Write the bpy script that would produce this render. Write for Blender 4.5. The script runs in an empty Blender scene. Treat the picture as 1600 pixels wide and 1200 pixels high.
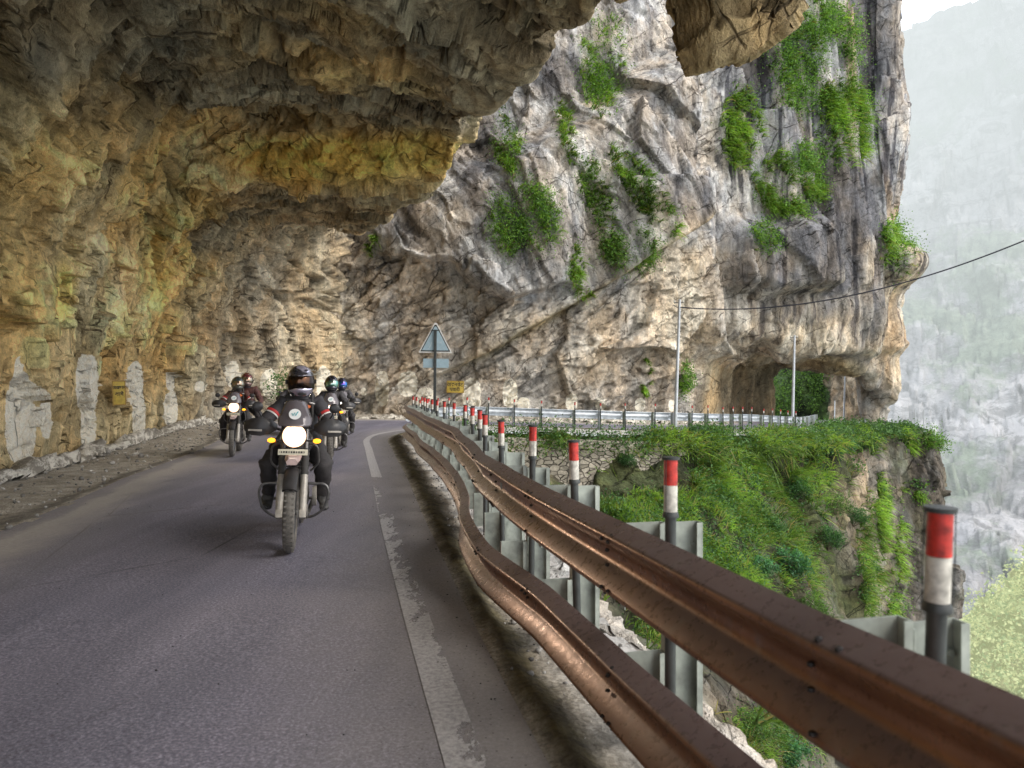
import bpy, bmesh, math, random
import numpy as np
from mathutils import Vector, Matrix
random.seed(7)
RS = np.random.RandomState(11)
scn = bpy.context.scene
COL = scn.collection
R = math.radians
H0 = 1.45            # camera height over the road

def P(px, py, Y):
    return ((px-800)/1200*Y, Y, H0+(603-py)/1200*Y)

# ------------------------------------------------------------------ tagging
def tag(o, label=None, cat=None, group=None, kind=None):
    if label: o['label'] = label
    if cat: o['category'] = cat
    if group: o['group'] = group
    if kind: o['kind'] = kind
    return o

def empty(name, loc=(0, 0, 0), rot=(0, 0, 0)):
    o = bpy.data.objects.new(name, None)
    o.empty_display_size = .2
    COL.objects.link(o); o.location = loc; o.rotation_euler = rot
    return o

def link_mesh(name, me, mat, parent=None, smooth=True):
    o = bpy.data.objects.new(name, me)
    COL.objects.link(o)
    if mat is not None:
        for m in (mat if isinstance(mat, (list, tuple)) else [mat]):
            me.materials.append(m)
    if smooth:
        me.shade_smooth()
    if parent is not None:
        o.parent = parent
    return o

def mesh_np(name, V, F, mat, parent=None, smooth=True, cols=None, uv=None):
    """V (n,3); F (m,k) faces of one size"""
    V = np.asarray(V, dtype=np.float32); F = np.asarray(F, dtype=np.int32)
    me = bpy.data.meshes.new(name)
    k = F.shape[1]
    me.vertices.add(len(V)); me.vertices.foreach_set('co', V.ravel())
    me.loops.add(F.size); me.loops.foreach_set('vertex_index', F.ravel())
    me.polygons.add(len(F)); me.polygons.foreach_set('loop_start', np.arange(0, F.size, k, dtype=np.int32))
    me.update(calc_edges=True)
    if cols is not None:
        for nm, c in cols.items():
            a = me.attributes.new(nm, 'FLOAT_COLOR', 'POINT')
            cc = np.ones((len(V), 4), dtype=np.float32); cc[:, :3] = c
            a.data.foreach_set('color', cc.ravel())
    me.validate()
    return link_mesh(name, me, mat, parent, smooth)

def grid_faces(nr, nc):
    i = np.arange(nr-1)[:, None]*nc + np.arange(nc-1)[None, :]
    i = i.ravel()
    return np.stack([i, i+1, i+nc+1, i+nc], 1)

# ------------------------------------------------------------------ noise in numpy
def hsh(ix, iy, iz, s):
    n = (ix.astype(np.int64)*374761393 + iy.astype(np.int64)*668265263 + iz.astype(np.int64)*2147483647*3 + s*1274126177) & 0xffffffff
    n = ((n ^ (n >> 13))*1274126177) & 0xffffffff
    n = (n ^ (n >> 16))
    n = (n*2246822519) & 0xffffffff
    n = n ^ (n >> 15)
    return (n & 0xffffff)/float(0x1000000)

def facet(Pn, cell, seed, slope=1.0):
    q = Pn/np.asarray(cell, dtype=float)
    b = np.floor(q).astype(np.int64)
    best = np.full(len(q), 1e9); val = np.zeros(len(q)); cid = np.zeros(len(q))
    for dx in (-1, 0, 1):
        for dy in (-1, 0, 1):
            for dz in (-1, 0, 1):
                cx, cy, cz = b[:, 0]+dx, b[:, 1]+dy, b[:, 2]+dz
                jx = cx+hsh(cx, cy, cz, seed); jy = cy+hsh(cx, cy, cz, seed+1); jz = cz+hsh(cx, cy, cz, seed+2)
                ex, ey, ez = q[:, 0]-jx, q[:, 1]-jy, q[:, 2]-jz
                d = ex*ex+ey*ey+ez*ez
                m = d < best
                if not m.any(): continue
                best[m] = d[m]
                g1 = hsh(cx, cy, cz, seed+3)[m]-.5; g2 = hsh(cx, cy, cz, seed+4)[m]-.5; g3 = hsh(cx, cy, cz, seed+5)[m]-.5
                h = hsh(cx, cy, cz, seed+6)[m]
                val[m] = (h-.5) + slope*2*(g1*ex[m]+g2*ey[m]+g3*ez[m])
                cid[m] = h
    return val, cid

def vnoise(Pn, cell, seed):
    q = Pn/np.asarray(cell, dtype=float)
    b = np.floor(q).astype(np.int64); f = q-b; f = f*f*f*(f*(f*6-15)+10)
    r = 0
    for dx in (0, 1):
        wx = f[:, 0] if dx else 1-f[:, 0]
        for dy in (0, 1):
            wy = f[:, 1] if dy else 1-f[:, 1]
            for dz in (0, 1):
                wz = f[:, 2] if dz else 1-f[:, 2]
                r = r + wx*wy*wz*hsh(b[:, 0]+dx, b[:, 1]+dy, b[:, 2]+dz, seed)
    return r-.5

def fbm(Pn, cell, seed, oct=4, gain=.5):
    r = 0; a = 1; c = np.asarray(cell, dtype=float)
    for i in range(oct):
        r = r+a*vnoise(Pn, c, seed+17*i); a *= gain; c = c/2.03
    return r

def sst(a, b, x):
    t = np.clip((x-a)/(b-a), 0, 1); return t*t*(3-2*t)

def proj(V):
    Y = np.maximum(V[:, 1], .1)
    return 800+V[:, 0]/Y*1200, 603-(V[:, 2]-H0)/Y*1200

def cr(Pc, n, axis):
    """Catmull-Rom upsampling of a control grid along an axis, n = list of subdivisions per segment"""
    Pc = np.moveaxis(np.asarray(Pc, dtype=float), axis, 0)
    m = len(Pc); out = []
    ext = np.concatenate([[2*Pc[0]-Pc[1]], Pc, [2*Pc[-1]-Pc[-2]]])
    for k in range(m-1):
        p0, p1, p2, p3 = ext[k], ext[k+1], ext[k+2], ext[k+3]
        for j in range(n[k]):
            t = j/n[k]
            out.append(.5*((2*p1)+(-p0+p2)*t+(2*p0-5*p1+4*p2-p3)*t*t+(-p0+3*p1-3*p2+p3)*t**3))
    out.append(Pc[-1])
    return np.moveaxis(np.array(out), 0, axis)

def segn(total, lens):
    lens = np.asarray(lens, dtype=float); s = lens/lens.sum()*total
    return [max(2, int(round(x))) for x in s]

def grid_normals(G):
    du = np.gradient(G, axis=1); dv = np.gradient(G, axis=0)
    n = np.cross(du, dv); l = np.linalg.norm(n, axis=2, keepdims=True); l[l < 1e-9] = 1
    return n/l

# ------------------------------------------------------------------ shader helper
class NT:
    def __init__(s, name):
        s.m = bpy.data.materials.new(name); s.m.use_nodes = True
        s.t = s.m.node_tree; s.t.nodes.clear()
        s.out = s.n('ShaderNodeOutputMaterial')
    def n(s, typ, **kw):
        x = s.t.nodes.new(typ)
        for k, v in kw.items():
            setattr(x, k, v)
        return x
    def set(s, sock, v):
        if hasattr(v, 'is_linked') or isinstance(v, bpy.types.NodeSocket): s.t.links.new(v, sock)
        else: sock.default_value = v
    def coord(s, kind='Object'):
        return s.n('ShaderNodeTexCoord').outputs[kind]
    def mapp(s, vec, scale=(1, 1, 1), rot=(0, 0, 0), loc=(0, 0, 0)):
        x = s.n('ShaderNodeMapping'); s.set(x.inputs[0], vec)
        x.inputs['Scale'].default_value = scale; x.inputs['Rotation'].default_value = rot; x.inputs['Location'].default_value = loc
        return x.outputs[0]
    def noise(s, vec, scale, detail=6, rough=.55, dist=0.0, out=0):
        x = s.n('ShaderNodeTexNoise'); s.set(x.inputs['Vector'], vec)
        x.inputs['Scale'].default_value = scale; x.inputs['Detail'].default_value = detail
        x.inputs['Roughness'].default_value = rough; x.inputs['Distortion'].default_value = dist
        return x.outputs[out]
    def vor(s, vec, scale, feature='F1', out='Distance', rnd=1):
        x = s.n('ShaderNodeTexVoronoi', feature=feature); s.set(x.inputs['Vector'], vec)
        x.inputs['Scale'].default_value = scale; x.inputs['Randomness'].default_value = rnd
        return x.outputs[out]
    def ramp(s, f, pts, interp='LINEAR'):
        x = s.n('ShaderNodeValToRGB'); s.set(x.inputs[0], f); e = x.color_ramp; e.interpolation = interp
        while len(e.elements) < len(pts): e.elements.new(.5)
        for el, (p, c) in zip(e.elements, pts):
            el.position = p; el.color = (c, c, c, 1) if isinstance(c, (int, float)) else (*c, 1)
        return x.outputs[0]
    def mix(s, f, a, b, blend='MIX'):
        x = s.n('ShaderNodeMix', data_type='RGBA', blend_type=blend)
        s.set(x.inputs[0], f)
        for sock, v in ((x.inputs[6], a), (x.inputs[7], b)):
            if isinstance(v, (tuple, list)): v = (*v[:3], 1)
            s.set(sock, v)
        return x.outputs[2]
    def math(s, op, a, b=0.0, c=None, clamp=False):
        x = s.n('ShaderNodeMath', operation=op, use_clamp=clamp); s.set(x.inputs[0], a); s.set(x.inputs[1], b)
        if c is not None: s.set(x.inputs[2], c)
        return x.outputs[0]
    def maprange(s, v, a, b, c=0., d=1.):
        x = s.n('ShaderNodeMapRange'); s.set(x.inputs[0], v)
        for i, q in enumerate((a, b, c, d)): x.inputs[i+1].default_value = q
        return x.outputs[0]
    def attr(s, name, out='Color'):
        return s.n('ShaderNodeAttribute', attribute_name=name).outputs[out]
    def bump(s, h, strength=.5, dist=.05, normal=None):
        x = s.n('ShaderNodeBump'); s.set(x.inputs['Height'], h); x.inputs['Strength'].default_value = strength
        x.inputs['Distance'].default_value = dist
        if normal is not None: s.set(x.inputs['Normal'], normal)
        return x.outputs[0]
    def bsdf(s, color, rough=.8, metal=0., normal=None, spec=.5, alpha=None, emis=None, estr=0., trans=None, coat=None):
        x = s.n('ShaderNodeBsdfPrincipled')
        if isinstance(color, (tuple, list)): color = (*color[:3], 1)
        s.set(x.inputs['Base Color'], color); s.set(x.inputs['Roughness'], rough); s.set(x.inputs['Metallic'], metal)
        x.inputs['Specular IOR Level'].default_value = spec
        if normal is not None: s.set(x.inputs['Normal'], normal)
        if alpha is not None: s.set(x.inputs['Alpha'], alpha)
        if emis is not None:
            s.set(x.inputs['Emission Color'], (*emis[:3], 1) if isinstance(emis, (tuple, list)) else emis); s.set(x.inputs['Emission Strength'], estr)
        if trans is not None: x.inputs['Transmission Weight'].default_value = trans
        if coat is not None: x.inputs['Coat Weight'].default_value = coat
        return x.outputs[0]
    def done(s, sh):
        s.t.links.new(sh, s.out.inputs[0]); return s.m

def simple(name, color, rough=.6, metal=0., nscale=30, namt=.25, bump=.0, spec=.5, coat=None, emis=None, estr=0.):
    s = NT(name); c = s.coord()
    f = s.noise(c, nscale, 5, .6)
    col = s.mix(s.ramp(f, [(.3, 0.), (.7, 1.)]), tuple(x*(1-namt) for x in color), tuple(min(1, x*(1+namt)) for x in color))
    rg = s.maprange(f, .3, .7, max(.02, rough-.08), min(1, rough+.08))
    nm = s.bump(s.noise(c, nscale*3, 4), bump, .01) if bump else None
    return s.done(s.bsdf(col, rg, metal, nm, spec, coat=coat, emis=emis, estr=estr))

# ------------------------------------------------------------------ rock
def rock_mat(name, bump_s=1.0, crack=.85, streak=True, fs=1.0, r1=(.1, .54, 0), r2=(.2, -1.15, .3)):
    s = NT(name); c = s.coord()
    base = s.attr('Col')
    msk = s.n('ShaderNodeSeparateColor'); s.t.links.new(s.attr('Msk'), msk.inputs[0])
    paint = msk.outputs[0]
    # distorted coordinates
    d = s.noise(c, .9*fs, 3, .6, out=1)
    vadd = s.n('ShaderNodeVectorMath', operation='MULTIPLY_ADD')
    s.t.links.new(d, vadd.inputs[0]); vadd.inputs[1].default_value = (.45, .45, .45); s.t.links.new(c, vadd.inputs[2])
    dc = vadd.outputs[0]
    n1 = s.noise(s.mapp(c, (1, 1, .55), (.3, .5, 0)), 1.3*fs, 6, .7)
    n2 = s.noise(s.mapp(c, (1, 1, .8)), 8*fs, 5, .75)
    n3 = s.noise(c, 45*fs, 3, .75)
    sm = s.math('ADD', s.math('MULTIPLY', n1, .5), s.math('ADD', s.math('MULTIPLY', n2, .35), s.math('MULTIPLY', n3, .15)))
    v = s.ramp(sm, [(.37, .30), (.45, .78), (.52, 1.10), (.61, 1.55)])
    col = s.mix(1., base, v, 'MULTIPLY')
    # warm / cool mottling
    w = s.noise(s.mapp(c, (1, 1, .6), loc=(3, 7, 1)), .55*fs, 3, .65)
    col = s.mix(s.ramp(w, [(.42, 0.), (.62, .55)]), col, s.mix(1., col, (1.12, .88, .62), 'MULTIPLY'))
    w2 = s.noise(s.mapp(c, (1, 1, .5), loc=(9, 2, 5)), .8*fs, 3, .7)
    col = s.mix(s.ramp(w2, [(.5, 0.), (.66, .6)]), col, s.mix(1., col, (.55, .58, .62), 'MULTIPLY'))
    # vertical stains
    if streak:
        st = s.noise(s.mapp(c, (1.2, 1.2, .07)), 1.1*fs, 4, .6)
        stm = s.math('MULTIPLY', s.ramp(st, [(.52, 0.), (.62, 1.)]), s.math('ADD', msk.outputs[1], .12), clamp=True)
        col = s.mix(stm, col, s.mix(1., col, (.26, .26, .29), 'MULTIPLY'))
    # cracks along bedding (tilted) and along steep joints
    e1 = s.vor(s.mapp(s.mapp(dc, rot=r1), (.22, .3, 1.3)), .95*fs, 'DISTANCE_TO_EDGE')
    e2 = s.vor(s.mapp(s.mapp(dc, rot=r2), (.35, .5, 1.3)), 1.9*fs, 'DISTANCE_TO_EDGE')
    k1 = s.ramp(e1, [(0., 0.), (.016, 1.)]); k2 = s.ramp(e2, [(0., .2), (.03, 1.)])
    gate = s.ramp(s.noise(c, .9*fs, 3), [(.45, 0.), (.58, 1.)])
    k1 = s.math('MAXIMUM', k1, s.math('SUBTRACT', 1., gate)); 
    gate2 = s.ramp(s.noise(s.mapp(c, loc=(4, 4, 4)), 1.4*fs, 3), [(.5, 0.), (.6, 1.)])
    k2 = s.math('MAXIMUM', k2, s.math('SUBTRACT', 1., gate2))
    kk = s.math('MULTIPLY', k1, k2)
    col = s.mix(s.math('MULTIPLY', s.math('SUBTRACT', 1., kk), crack), col, s.mix(1., col, (.16, .14, .12), 'MULTIPLY'))
    # peeling paint
    pn = s.noise(c, 4, 6, .75)
    pm = s.ramp(s.math('ADD', paint, s.math('MULTIPLY', s.math('SUBTRACT', pn, .5), .75)), [(.40, 0.), (.44, 1.)])
    pcol = s.mix(s.ramp(s.noise(c, 9, 6, .7), [(.35, 0.), (.6, 1.)]), (1., .90, .70), (1., .97, .84))
    pcol = s.mix(s.math('MULTIPLY', s.math('SUBTRACT', 1., kk), .7), pcol, (.2, .18, .15))
    col = s.mix(s.math('MULTIPLY', pm, .93), col, pcol)
    h = s.math('ADD', s.math('MULTIPLY', n1, 1.2), s.math('ADD', s.math('MULTIPLY', n2, .5), s.math('MULTIPLY', n3, .12)))
    fr = s.vor(s.mapp(dc, (1, 1, .5), (.5, .35, .2)), 2.3*fs, 'F1', 'Distance')
    h = s.math('ADD', h, s.math('MULTIPLY', fr, .35))
    h = s.math('ADD', h, s.math('MULTIPLY', kk, .5))
    nm = s.bump(h, bump_s, .22/fs)
    return s.done(s.bsdf(col, .88, 0, nm, .25))

M = {}
M['rock'] = rock_mat('rock_face')
M['rock_t'] = rock_mat('tunnel_rock', r1=(1.15, .2, 0), r2=(.75, .5, .2), crack=.7)

def rock_surface(name, ctrl, nu, nv, disp, colf, mskf, mat, amp_edge=None, seed=3):
    """ctrl: (rows, cols, 3) control points -> dense displaced rock sheet"""
    G = cr(ctrl, nv, 0); G = cr(G, nu, 1)
    N = grid_normals(G)
    nr, nc = G.shape[:2]
    Vb = G.reshape(-1, 3); Nn = N.reshape(-1, 3)
    d, cid = disp(Vb, nr, nc)
    V = Vb + Nn*d[:, None] if d.ndim == 1 else Vb+d
    cols = {'Col': colf(V, Vb, cid), 'Msk': mskf(V, Vb)}
    o = mesh_np(name, V, grid_faces(nr, nc), mat, cols=cols, smooth=False)
    return o, V, Nn, (nr, nc)

def frame(a, b=.0):
    return np.array(Matrix.Rotation(b, 3, 'X') @ Matrix.Rotation(a, 3, 'Y'))
def rock_disp2(Vb, seed, m, cells=(5.5, 4, 3.2), amps=(.9, .42, .20, .08), warp=.4):
    W = Vb + np.stack([fbm(Vb, 2.5, seed+50, 3), fbm(Vb, 2.5, seed+60, 3), fbm(Vb, 2.5, seed+70, 3)], 1)*warp*.7
    Q = W @ m.T; cs = np.array(cells)
    a, c1 = facet(Q, cs, seed, .7)
    b, c2 = facet(Q, cs*np.array([.48, .5, .36]), seed+10, .7)
    c, c3 = facet(Q, cs*np.array([.20, .2, .15]), seed+20, .8)
    e, c4 = facet(Q, cs*np.array([.09, .09, .07]), seed+30, .8)
    return amps[0]*a+amps[1]*b+amps[2]*c+amps[3]*e+.04*fbm(Vb, .4, seed+80, 3), (c1, c2, c3, c4)
def rock_disp(Vb, seed, big=1.0, mid=1.0, fine=1.0, rot=(.5, .35, .2)):
    m = np.array(Matrix.Rotation(rot[0], 3, 'X') @ Matrix.Rotation(rot[1], 3, 'Y') @ Matrix.Rotation(rot[2], 3, 'Z'))
    W = Vb + np.stack([fbm(Vb, 3.5, seed+50, 3), fbm(Vb, 3.5, seed+60, 3), fbm(Vb, 3.5, seed+70, 3)], 1)*.8
    Q = W @ m.T
    a, c1 = facet(Q, (4.6, 4.6, 9.0), seed, .8)
    b, c2 = facet(Q, (1.7, 1.7, 3.6), seed+10, .8)
    c, c3 = facet(Q, (.7, .7, 1.5), seed+20, .8)
    e, c4 = facet(Q, (.3, .3, .6), seed+30, .8)
    d = big*(.8*a) + mid*(.36*b) + .17*mid*c + fine*.085*e + .05*fbm(Vb, .5, seed+80, 4)
    return d, (c1, c2, c3, c4)
# ------------------------------------------------------------------ near half-tunnel: wall, roof and outer face
secs = [  # base(X,Y)   lip(X,Y,Z)  roofZ extra
    ((-7.2, -10), (4.8, -10, 6.7), .6),
    ((-7.4, -3), (3.9, -4, 6.4), .6),
    ((-7.7, 3), (3.6, 2.5, 6.3), .7),
    ((-7.9, 6.5), (3.5, 7.6, 6.4), .7),
    ((-8.05, 8.5), P(985, -4, 9.6), .6),
    ((-8.5, 12.7), P(860, 70, 11.8), .5),
    ((-9.3, 16), P(784, 156, 14), .6),
    ((-9.9, 18.4), P(730, 196, 16.2), .8),
    ((-10.2, 19.6), P(716, 217, 18.2), .5),
    ((-10.6, 21), P(704, 270, 19.3), -.1),
    ((-11.6, 25.5), P(652, 308, 22.5), .1),
    ((-12.2, 30), P(602, 343, 27), .5),
    ((-11.6, 34), P(560, 360, 31), .6),
    ((-9.2, 37.0), P(530, 345, 36), .6),
    ((-6.5, 40.5), P(540, 300, 42), .6),
]
cA = []
for (bx, by), (lx, ly, lz), ex in secs:
    def q(t, z): return (bx+(lx-bx)*t, by+(ly-by)*t, z)
    w = lx-bx
    rz = lz+ex
    tz = rz
    cA.append([
        q(-.02, -.6), q(0, .0), q(.005, 1.5), q(.025, 3.2), q(.085, 4.9), q(.22, tz-.35), q(.42, tz+.25), q(.66, rz+.1), q(.86, lz+ex*.5),
        (lx-.12, ly, lz-.05), (lx+.1, ly, lz+.5), (lx+.6, ly+.1, lz+2.2), (lx+1.3, ly, lz+5), (lx+2.6, ly, lz+11), (lx+5, ly, lz+24)])
cA = np.array(cA).transpose(1, 0, 2)      # rows = up the profile, columns along the road
nvA = [4, 40, 44, 44, 50, 52, 52, 50, 30, 12, 30, 34, 30, 24]
nuA = [10, 16, 26, 30, 56, 52, 40, 28, 30, 46, 40, 30, 22, 14]

PAINT_NEAR = [(32, 655, 20, 62, 1), (30, 590, 7, 30, .9), (72, 650, 9, 38, .62), (136, 600, 15, 44, .95), (138, 668, 11, 30, .9),
              (212, 600, 10, 32, .9), (217, 650, 9, 32, .9), (266, 592, 6, 18, .8), (267, 640, 9, 26, .95), (363, 584, 9, 18, 1), (312, 604, 7, 8, .8),
              (421, 600, 10, 20, 1), (480, 600, 7, 20, .9), (505, 600, 9, 24, 1), (529, 606, 5, 16, .9), (597, 607, 9, 24, 1), (637, 600, 13, 17, 1), (665, 622, 13, 14, 1),
              (737, 618, 12, 24, 1), (797, 615, 10, 20, .9), (818, 632, 8, 10, .9), (893, 628, 8, 12, .9), (938, 632, 7, 9, .9), (1000, 632, 7, 9, .9), (568, 612, 4, 6, .8), (1050, 634, 5, 9, .8)]
def paintmask(V):
    px, py = proj(V); m = np.zeros(len(V))
    for x, y, rx, ry, a in PAINT_NEAR:
        d = (abs(px-x)/rx)**2.4+(abs(py-y)/ry)**2.8
        m = np.maximum(m, a*np.clip(1.45-.8*d**.6, 0, 1.15))
    m[V[:, 2] > 4.5] = 0
    return m

def facet_shade(c, amt=1.0):
    c1, c2, c3, c4 = c
    return 1+amt*(.26*(c1-.5)+.40*(c2-.5)+.42*(c3-.5)+.40*(c4-.5))

def blobs(px, py, L):
    m = np.zeros(len(px))
    for x, y, rx, ry, a in L:
        d = ((px-x)/rx)**2+((py-y)/ry)**2
        m = np.maximum(m, a*np.exp(-d*d))
    return m

def dispA(Vb, nr, nc):
    d1, k1_ = rock_disp2(Vb, 3, frame(-1.3, .3), (3.6, 2.6, 1.9), (.60, .42, .22, .09), .6)
    d2, k2_ = rock_disp2(Vb, 4, frame(.25, .35), (3.6, 3.2, 1.6), (.60, .45, .24, .10), .6)
    w_ = sst(4.2, 5.4, Vb[:, 2]); d = d1*(1-w_)+d2*w_; c = tuple(a_*(1-w_)+b_*w_ for a_, b_ in zip(k1_, k2_))
    z = Vb[:, 2]; k = sst(-.1, 1.2, z)*.75+.25
    px, py = proj(Vb)
    gsm = blobs(px, py, [(540, 248, 160, 34, 1.), (640, 240, 60, 30, 1.)])*sst(9, 11, Vb[:, 1])*sst(26, 23, Vb[:, 1])
    k = k*(1-.55*gsm)
    lip = np.tile(np.arange(nr)[:, None], (1, nc)).ravel()/nr
    # keep the lip silhouette close to the sections
    rowlip = sum(nvA[:9])/nr
    k = k*(1-.55*np.exp(-((lip-rowlip)/.035)**2))
    d = -np.abs(d)*.2+d*.95
    return d*k*.9, c
def colA(V, Vb, c):
    px, py = proj(V)
    fs = facet_shade(c)
    n = fbm(V, (2.5, 2.5, 4), 91, 4)
    ochre = np.array([.86, .61, .25]); grey = np.array([.70, .61, .38]); dark = np.array([.30, .275, .21]); gold = np.array([1.0, .72, .20]); beige = np.array([.50, .43, .32])
    warm = np.clip(.68+n*1.5, 0, 1)
    col = grey*(1-warm[:, None])+ochre*warm[:, None]
    # paler, greyer stone low on the wall and towards the bend
    low = sst(3.0, .6, V[:, 2])*.75
    col = col*(1-low[:, None])+grey*.74*low[:, None]
    far = sst(26, 33, V[:, 1])
    wf = np.clip(.62+fbm(V, (3, 3, 5), 15, 5)*.9, 0, 1)[:, None]
    cf = np.array([.48, .45, .38])*(1-wf)+np.array([.66, .56, .38])*wf
    lo = (sst(2.2, .8, V[:, 2])*.55)[:, None]
    cf = cf*(1-lo)+np.array([.34, .335, .31])*lo
    col = col*(1-far[:, None])+cf*far[:, None]
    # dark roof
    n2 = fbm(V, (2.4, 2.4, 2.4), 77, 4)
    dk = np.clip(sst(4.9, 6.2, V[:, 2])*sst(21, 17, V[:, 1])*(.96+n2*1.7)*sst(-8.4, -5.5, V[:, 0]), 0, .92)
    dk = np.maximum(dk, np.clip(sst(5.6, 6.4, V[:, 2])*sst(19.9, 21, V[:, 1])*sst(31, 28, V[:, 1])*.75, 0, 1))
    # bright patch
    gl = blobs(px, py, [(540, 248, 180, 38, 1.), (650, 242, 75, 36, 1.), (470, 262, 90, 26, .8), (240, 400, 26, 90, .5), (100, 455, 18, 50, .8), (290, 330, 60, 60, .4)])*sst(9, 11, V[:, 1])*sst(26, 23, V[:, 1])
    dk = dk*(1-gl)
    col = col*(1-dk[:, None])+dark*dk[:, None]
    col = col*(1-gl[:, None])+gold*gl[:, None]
    # outer face above the lip is grey
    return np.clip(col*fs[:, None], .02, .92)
def mskA(V, Vb):
    m = np.zeros((len(V), 3)); m[:, 0] = paintmask(V); m[:, 1] = .15
    return m
tunnel, VA, NA, _ = rock_surface('rock_overhang', cA, nuA, nvA, dispA, colA, mskA, M['rock_t'])
tag(tunnel, kind='structure')

# ------------------------------------------------------------------ the great cliff beyond, with the second half-tunnel
#        px   : rows listed bottom -> top as (px, py, Y)
def colB(px, Y, e=0):
    return [(px, 662, Y), (px, 625, Y), (px, 585, Y+.1), (px, 540, Y), (px, 500, Y), (px, 460, Y), (px, 415, Y), (px, 345, Y+.3), (px, 270, Y+.8), (px, 180, Y+1.3), (px, 80, Y+2), (px, -40, Y+3), (px, -330, Y+6)]
B = [colB(330, 39), colB(430, 38.5), colB(520, 38), colB(600, 38), colB(690, 38.2), colB(780, 38.6), colB(880, 39.3), colB(980, 40.3), colB(1050, 41.5)]
def top(px, Y): return [(px, 500, Y), (px, 460, Y), (px, 415, Y), (px, 345, Y+.3), (px, 270, Y+.7), (px, 180, Y+1.2), (px, 80, Y+1.5), (px, -40, Y+2), (px, -330, Y+4)]
B.append([(1085, 655, 44), (1085, 620, 44), (1083, 575, 43.8), (1080, 546, 43)]+top(1080, 42))
B.append([(1130, 655, 48.5), (1130, 615, 48.5), (1128, 570, 47.5), (1125, 536, 44)]+top(1122, 43))
B.append([(1176, 655, 53), (1176, 620, 53), (1170, 572, 51), (1165, 532, 45)]+top(1160, 43.8))
B.append([(1198, 655, 57), (1198, 620, 57), (1192, 580, 55), (1198, 540, 46)]+top(1195, 44.5))
B.append([(1212, 520, 60), (1214, 560, 60), (1216, 572, 58), (1220, 546, 47)]+top(1220, 45))
B.append([(1262, 500, 61), (1262, 550, 60), (1262, 572, 56), (1262, 560, 48)]+top(1262, 46))
B.append([(1325, 500, 60), (1325, 555, 59), (1325, 576, 56), (1320, 570, 49)]+top(1312, 47))
B.append([(1342, 560, 59), (1342, 570, 58), (1342, 580, 56), (1338, 575, 50)]+top(1335, 47.8))
B.append([(1352, 664, 55), (1350, 625, 55), (1348, 590, 53), (1352, 560, 50)]+top(1355, 48.5))
edge = [(1374, 664, 56), (1380, 632, 55.5), (1408, 622, 54.5), (1408, 575, 53), (1400, 520, 51.5), (1393, 470, 50.5), (1408, 418, 50), (1377, 345, 50), (1384, 280, 50), (1389, 180, 50), (1382, 80, 50.5), (1377, -40, 51), (1376, -330, 53)]
B.append(edge)
ctrlB = [[P(*p) for p in c] for c in B]
def shift(c, dx, dy): return [(x+dx, y+dy, z) for (x, y, z) in c]
ctrlB.append(shift(ctrlB[-1], 1.8, 4.5)); ctrlB.append(shift(ctrlB[-2], 3.6, 9))
cB = np.array(ctrlB).transpose(1, 0, 2)
nuB = [20, 26, 30, 36, 40, 46, 46, 34, 18, 24, 24, 14, 10, 22, 30, 12, 12, 20, 24, 16]
nvB = [24, 26, 28, 26, 26, 28, 40, 44, 50, 54, 50, 20]
LOWL = ([500, 560, 700, 780, 860, 900, 950, 1010, 1062], [330, 375, 425, 470, 462, 470, 440, 402, 368])
LEDGE = ([540, 600, 680, 780, 800, 880, 950, 1010, 1062], [645, 628, 592, 545, 530, 487, 440, 402, 368])
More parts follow.
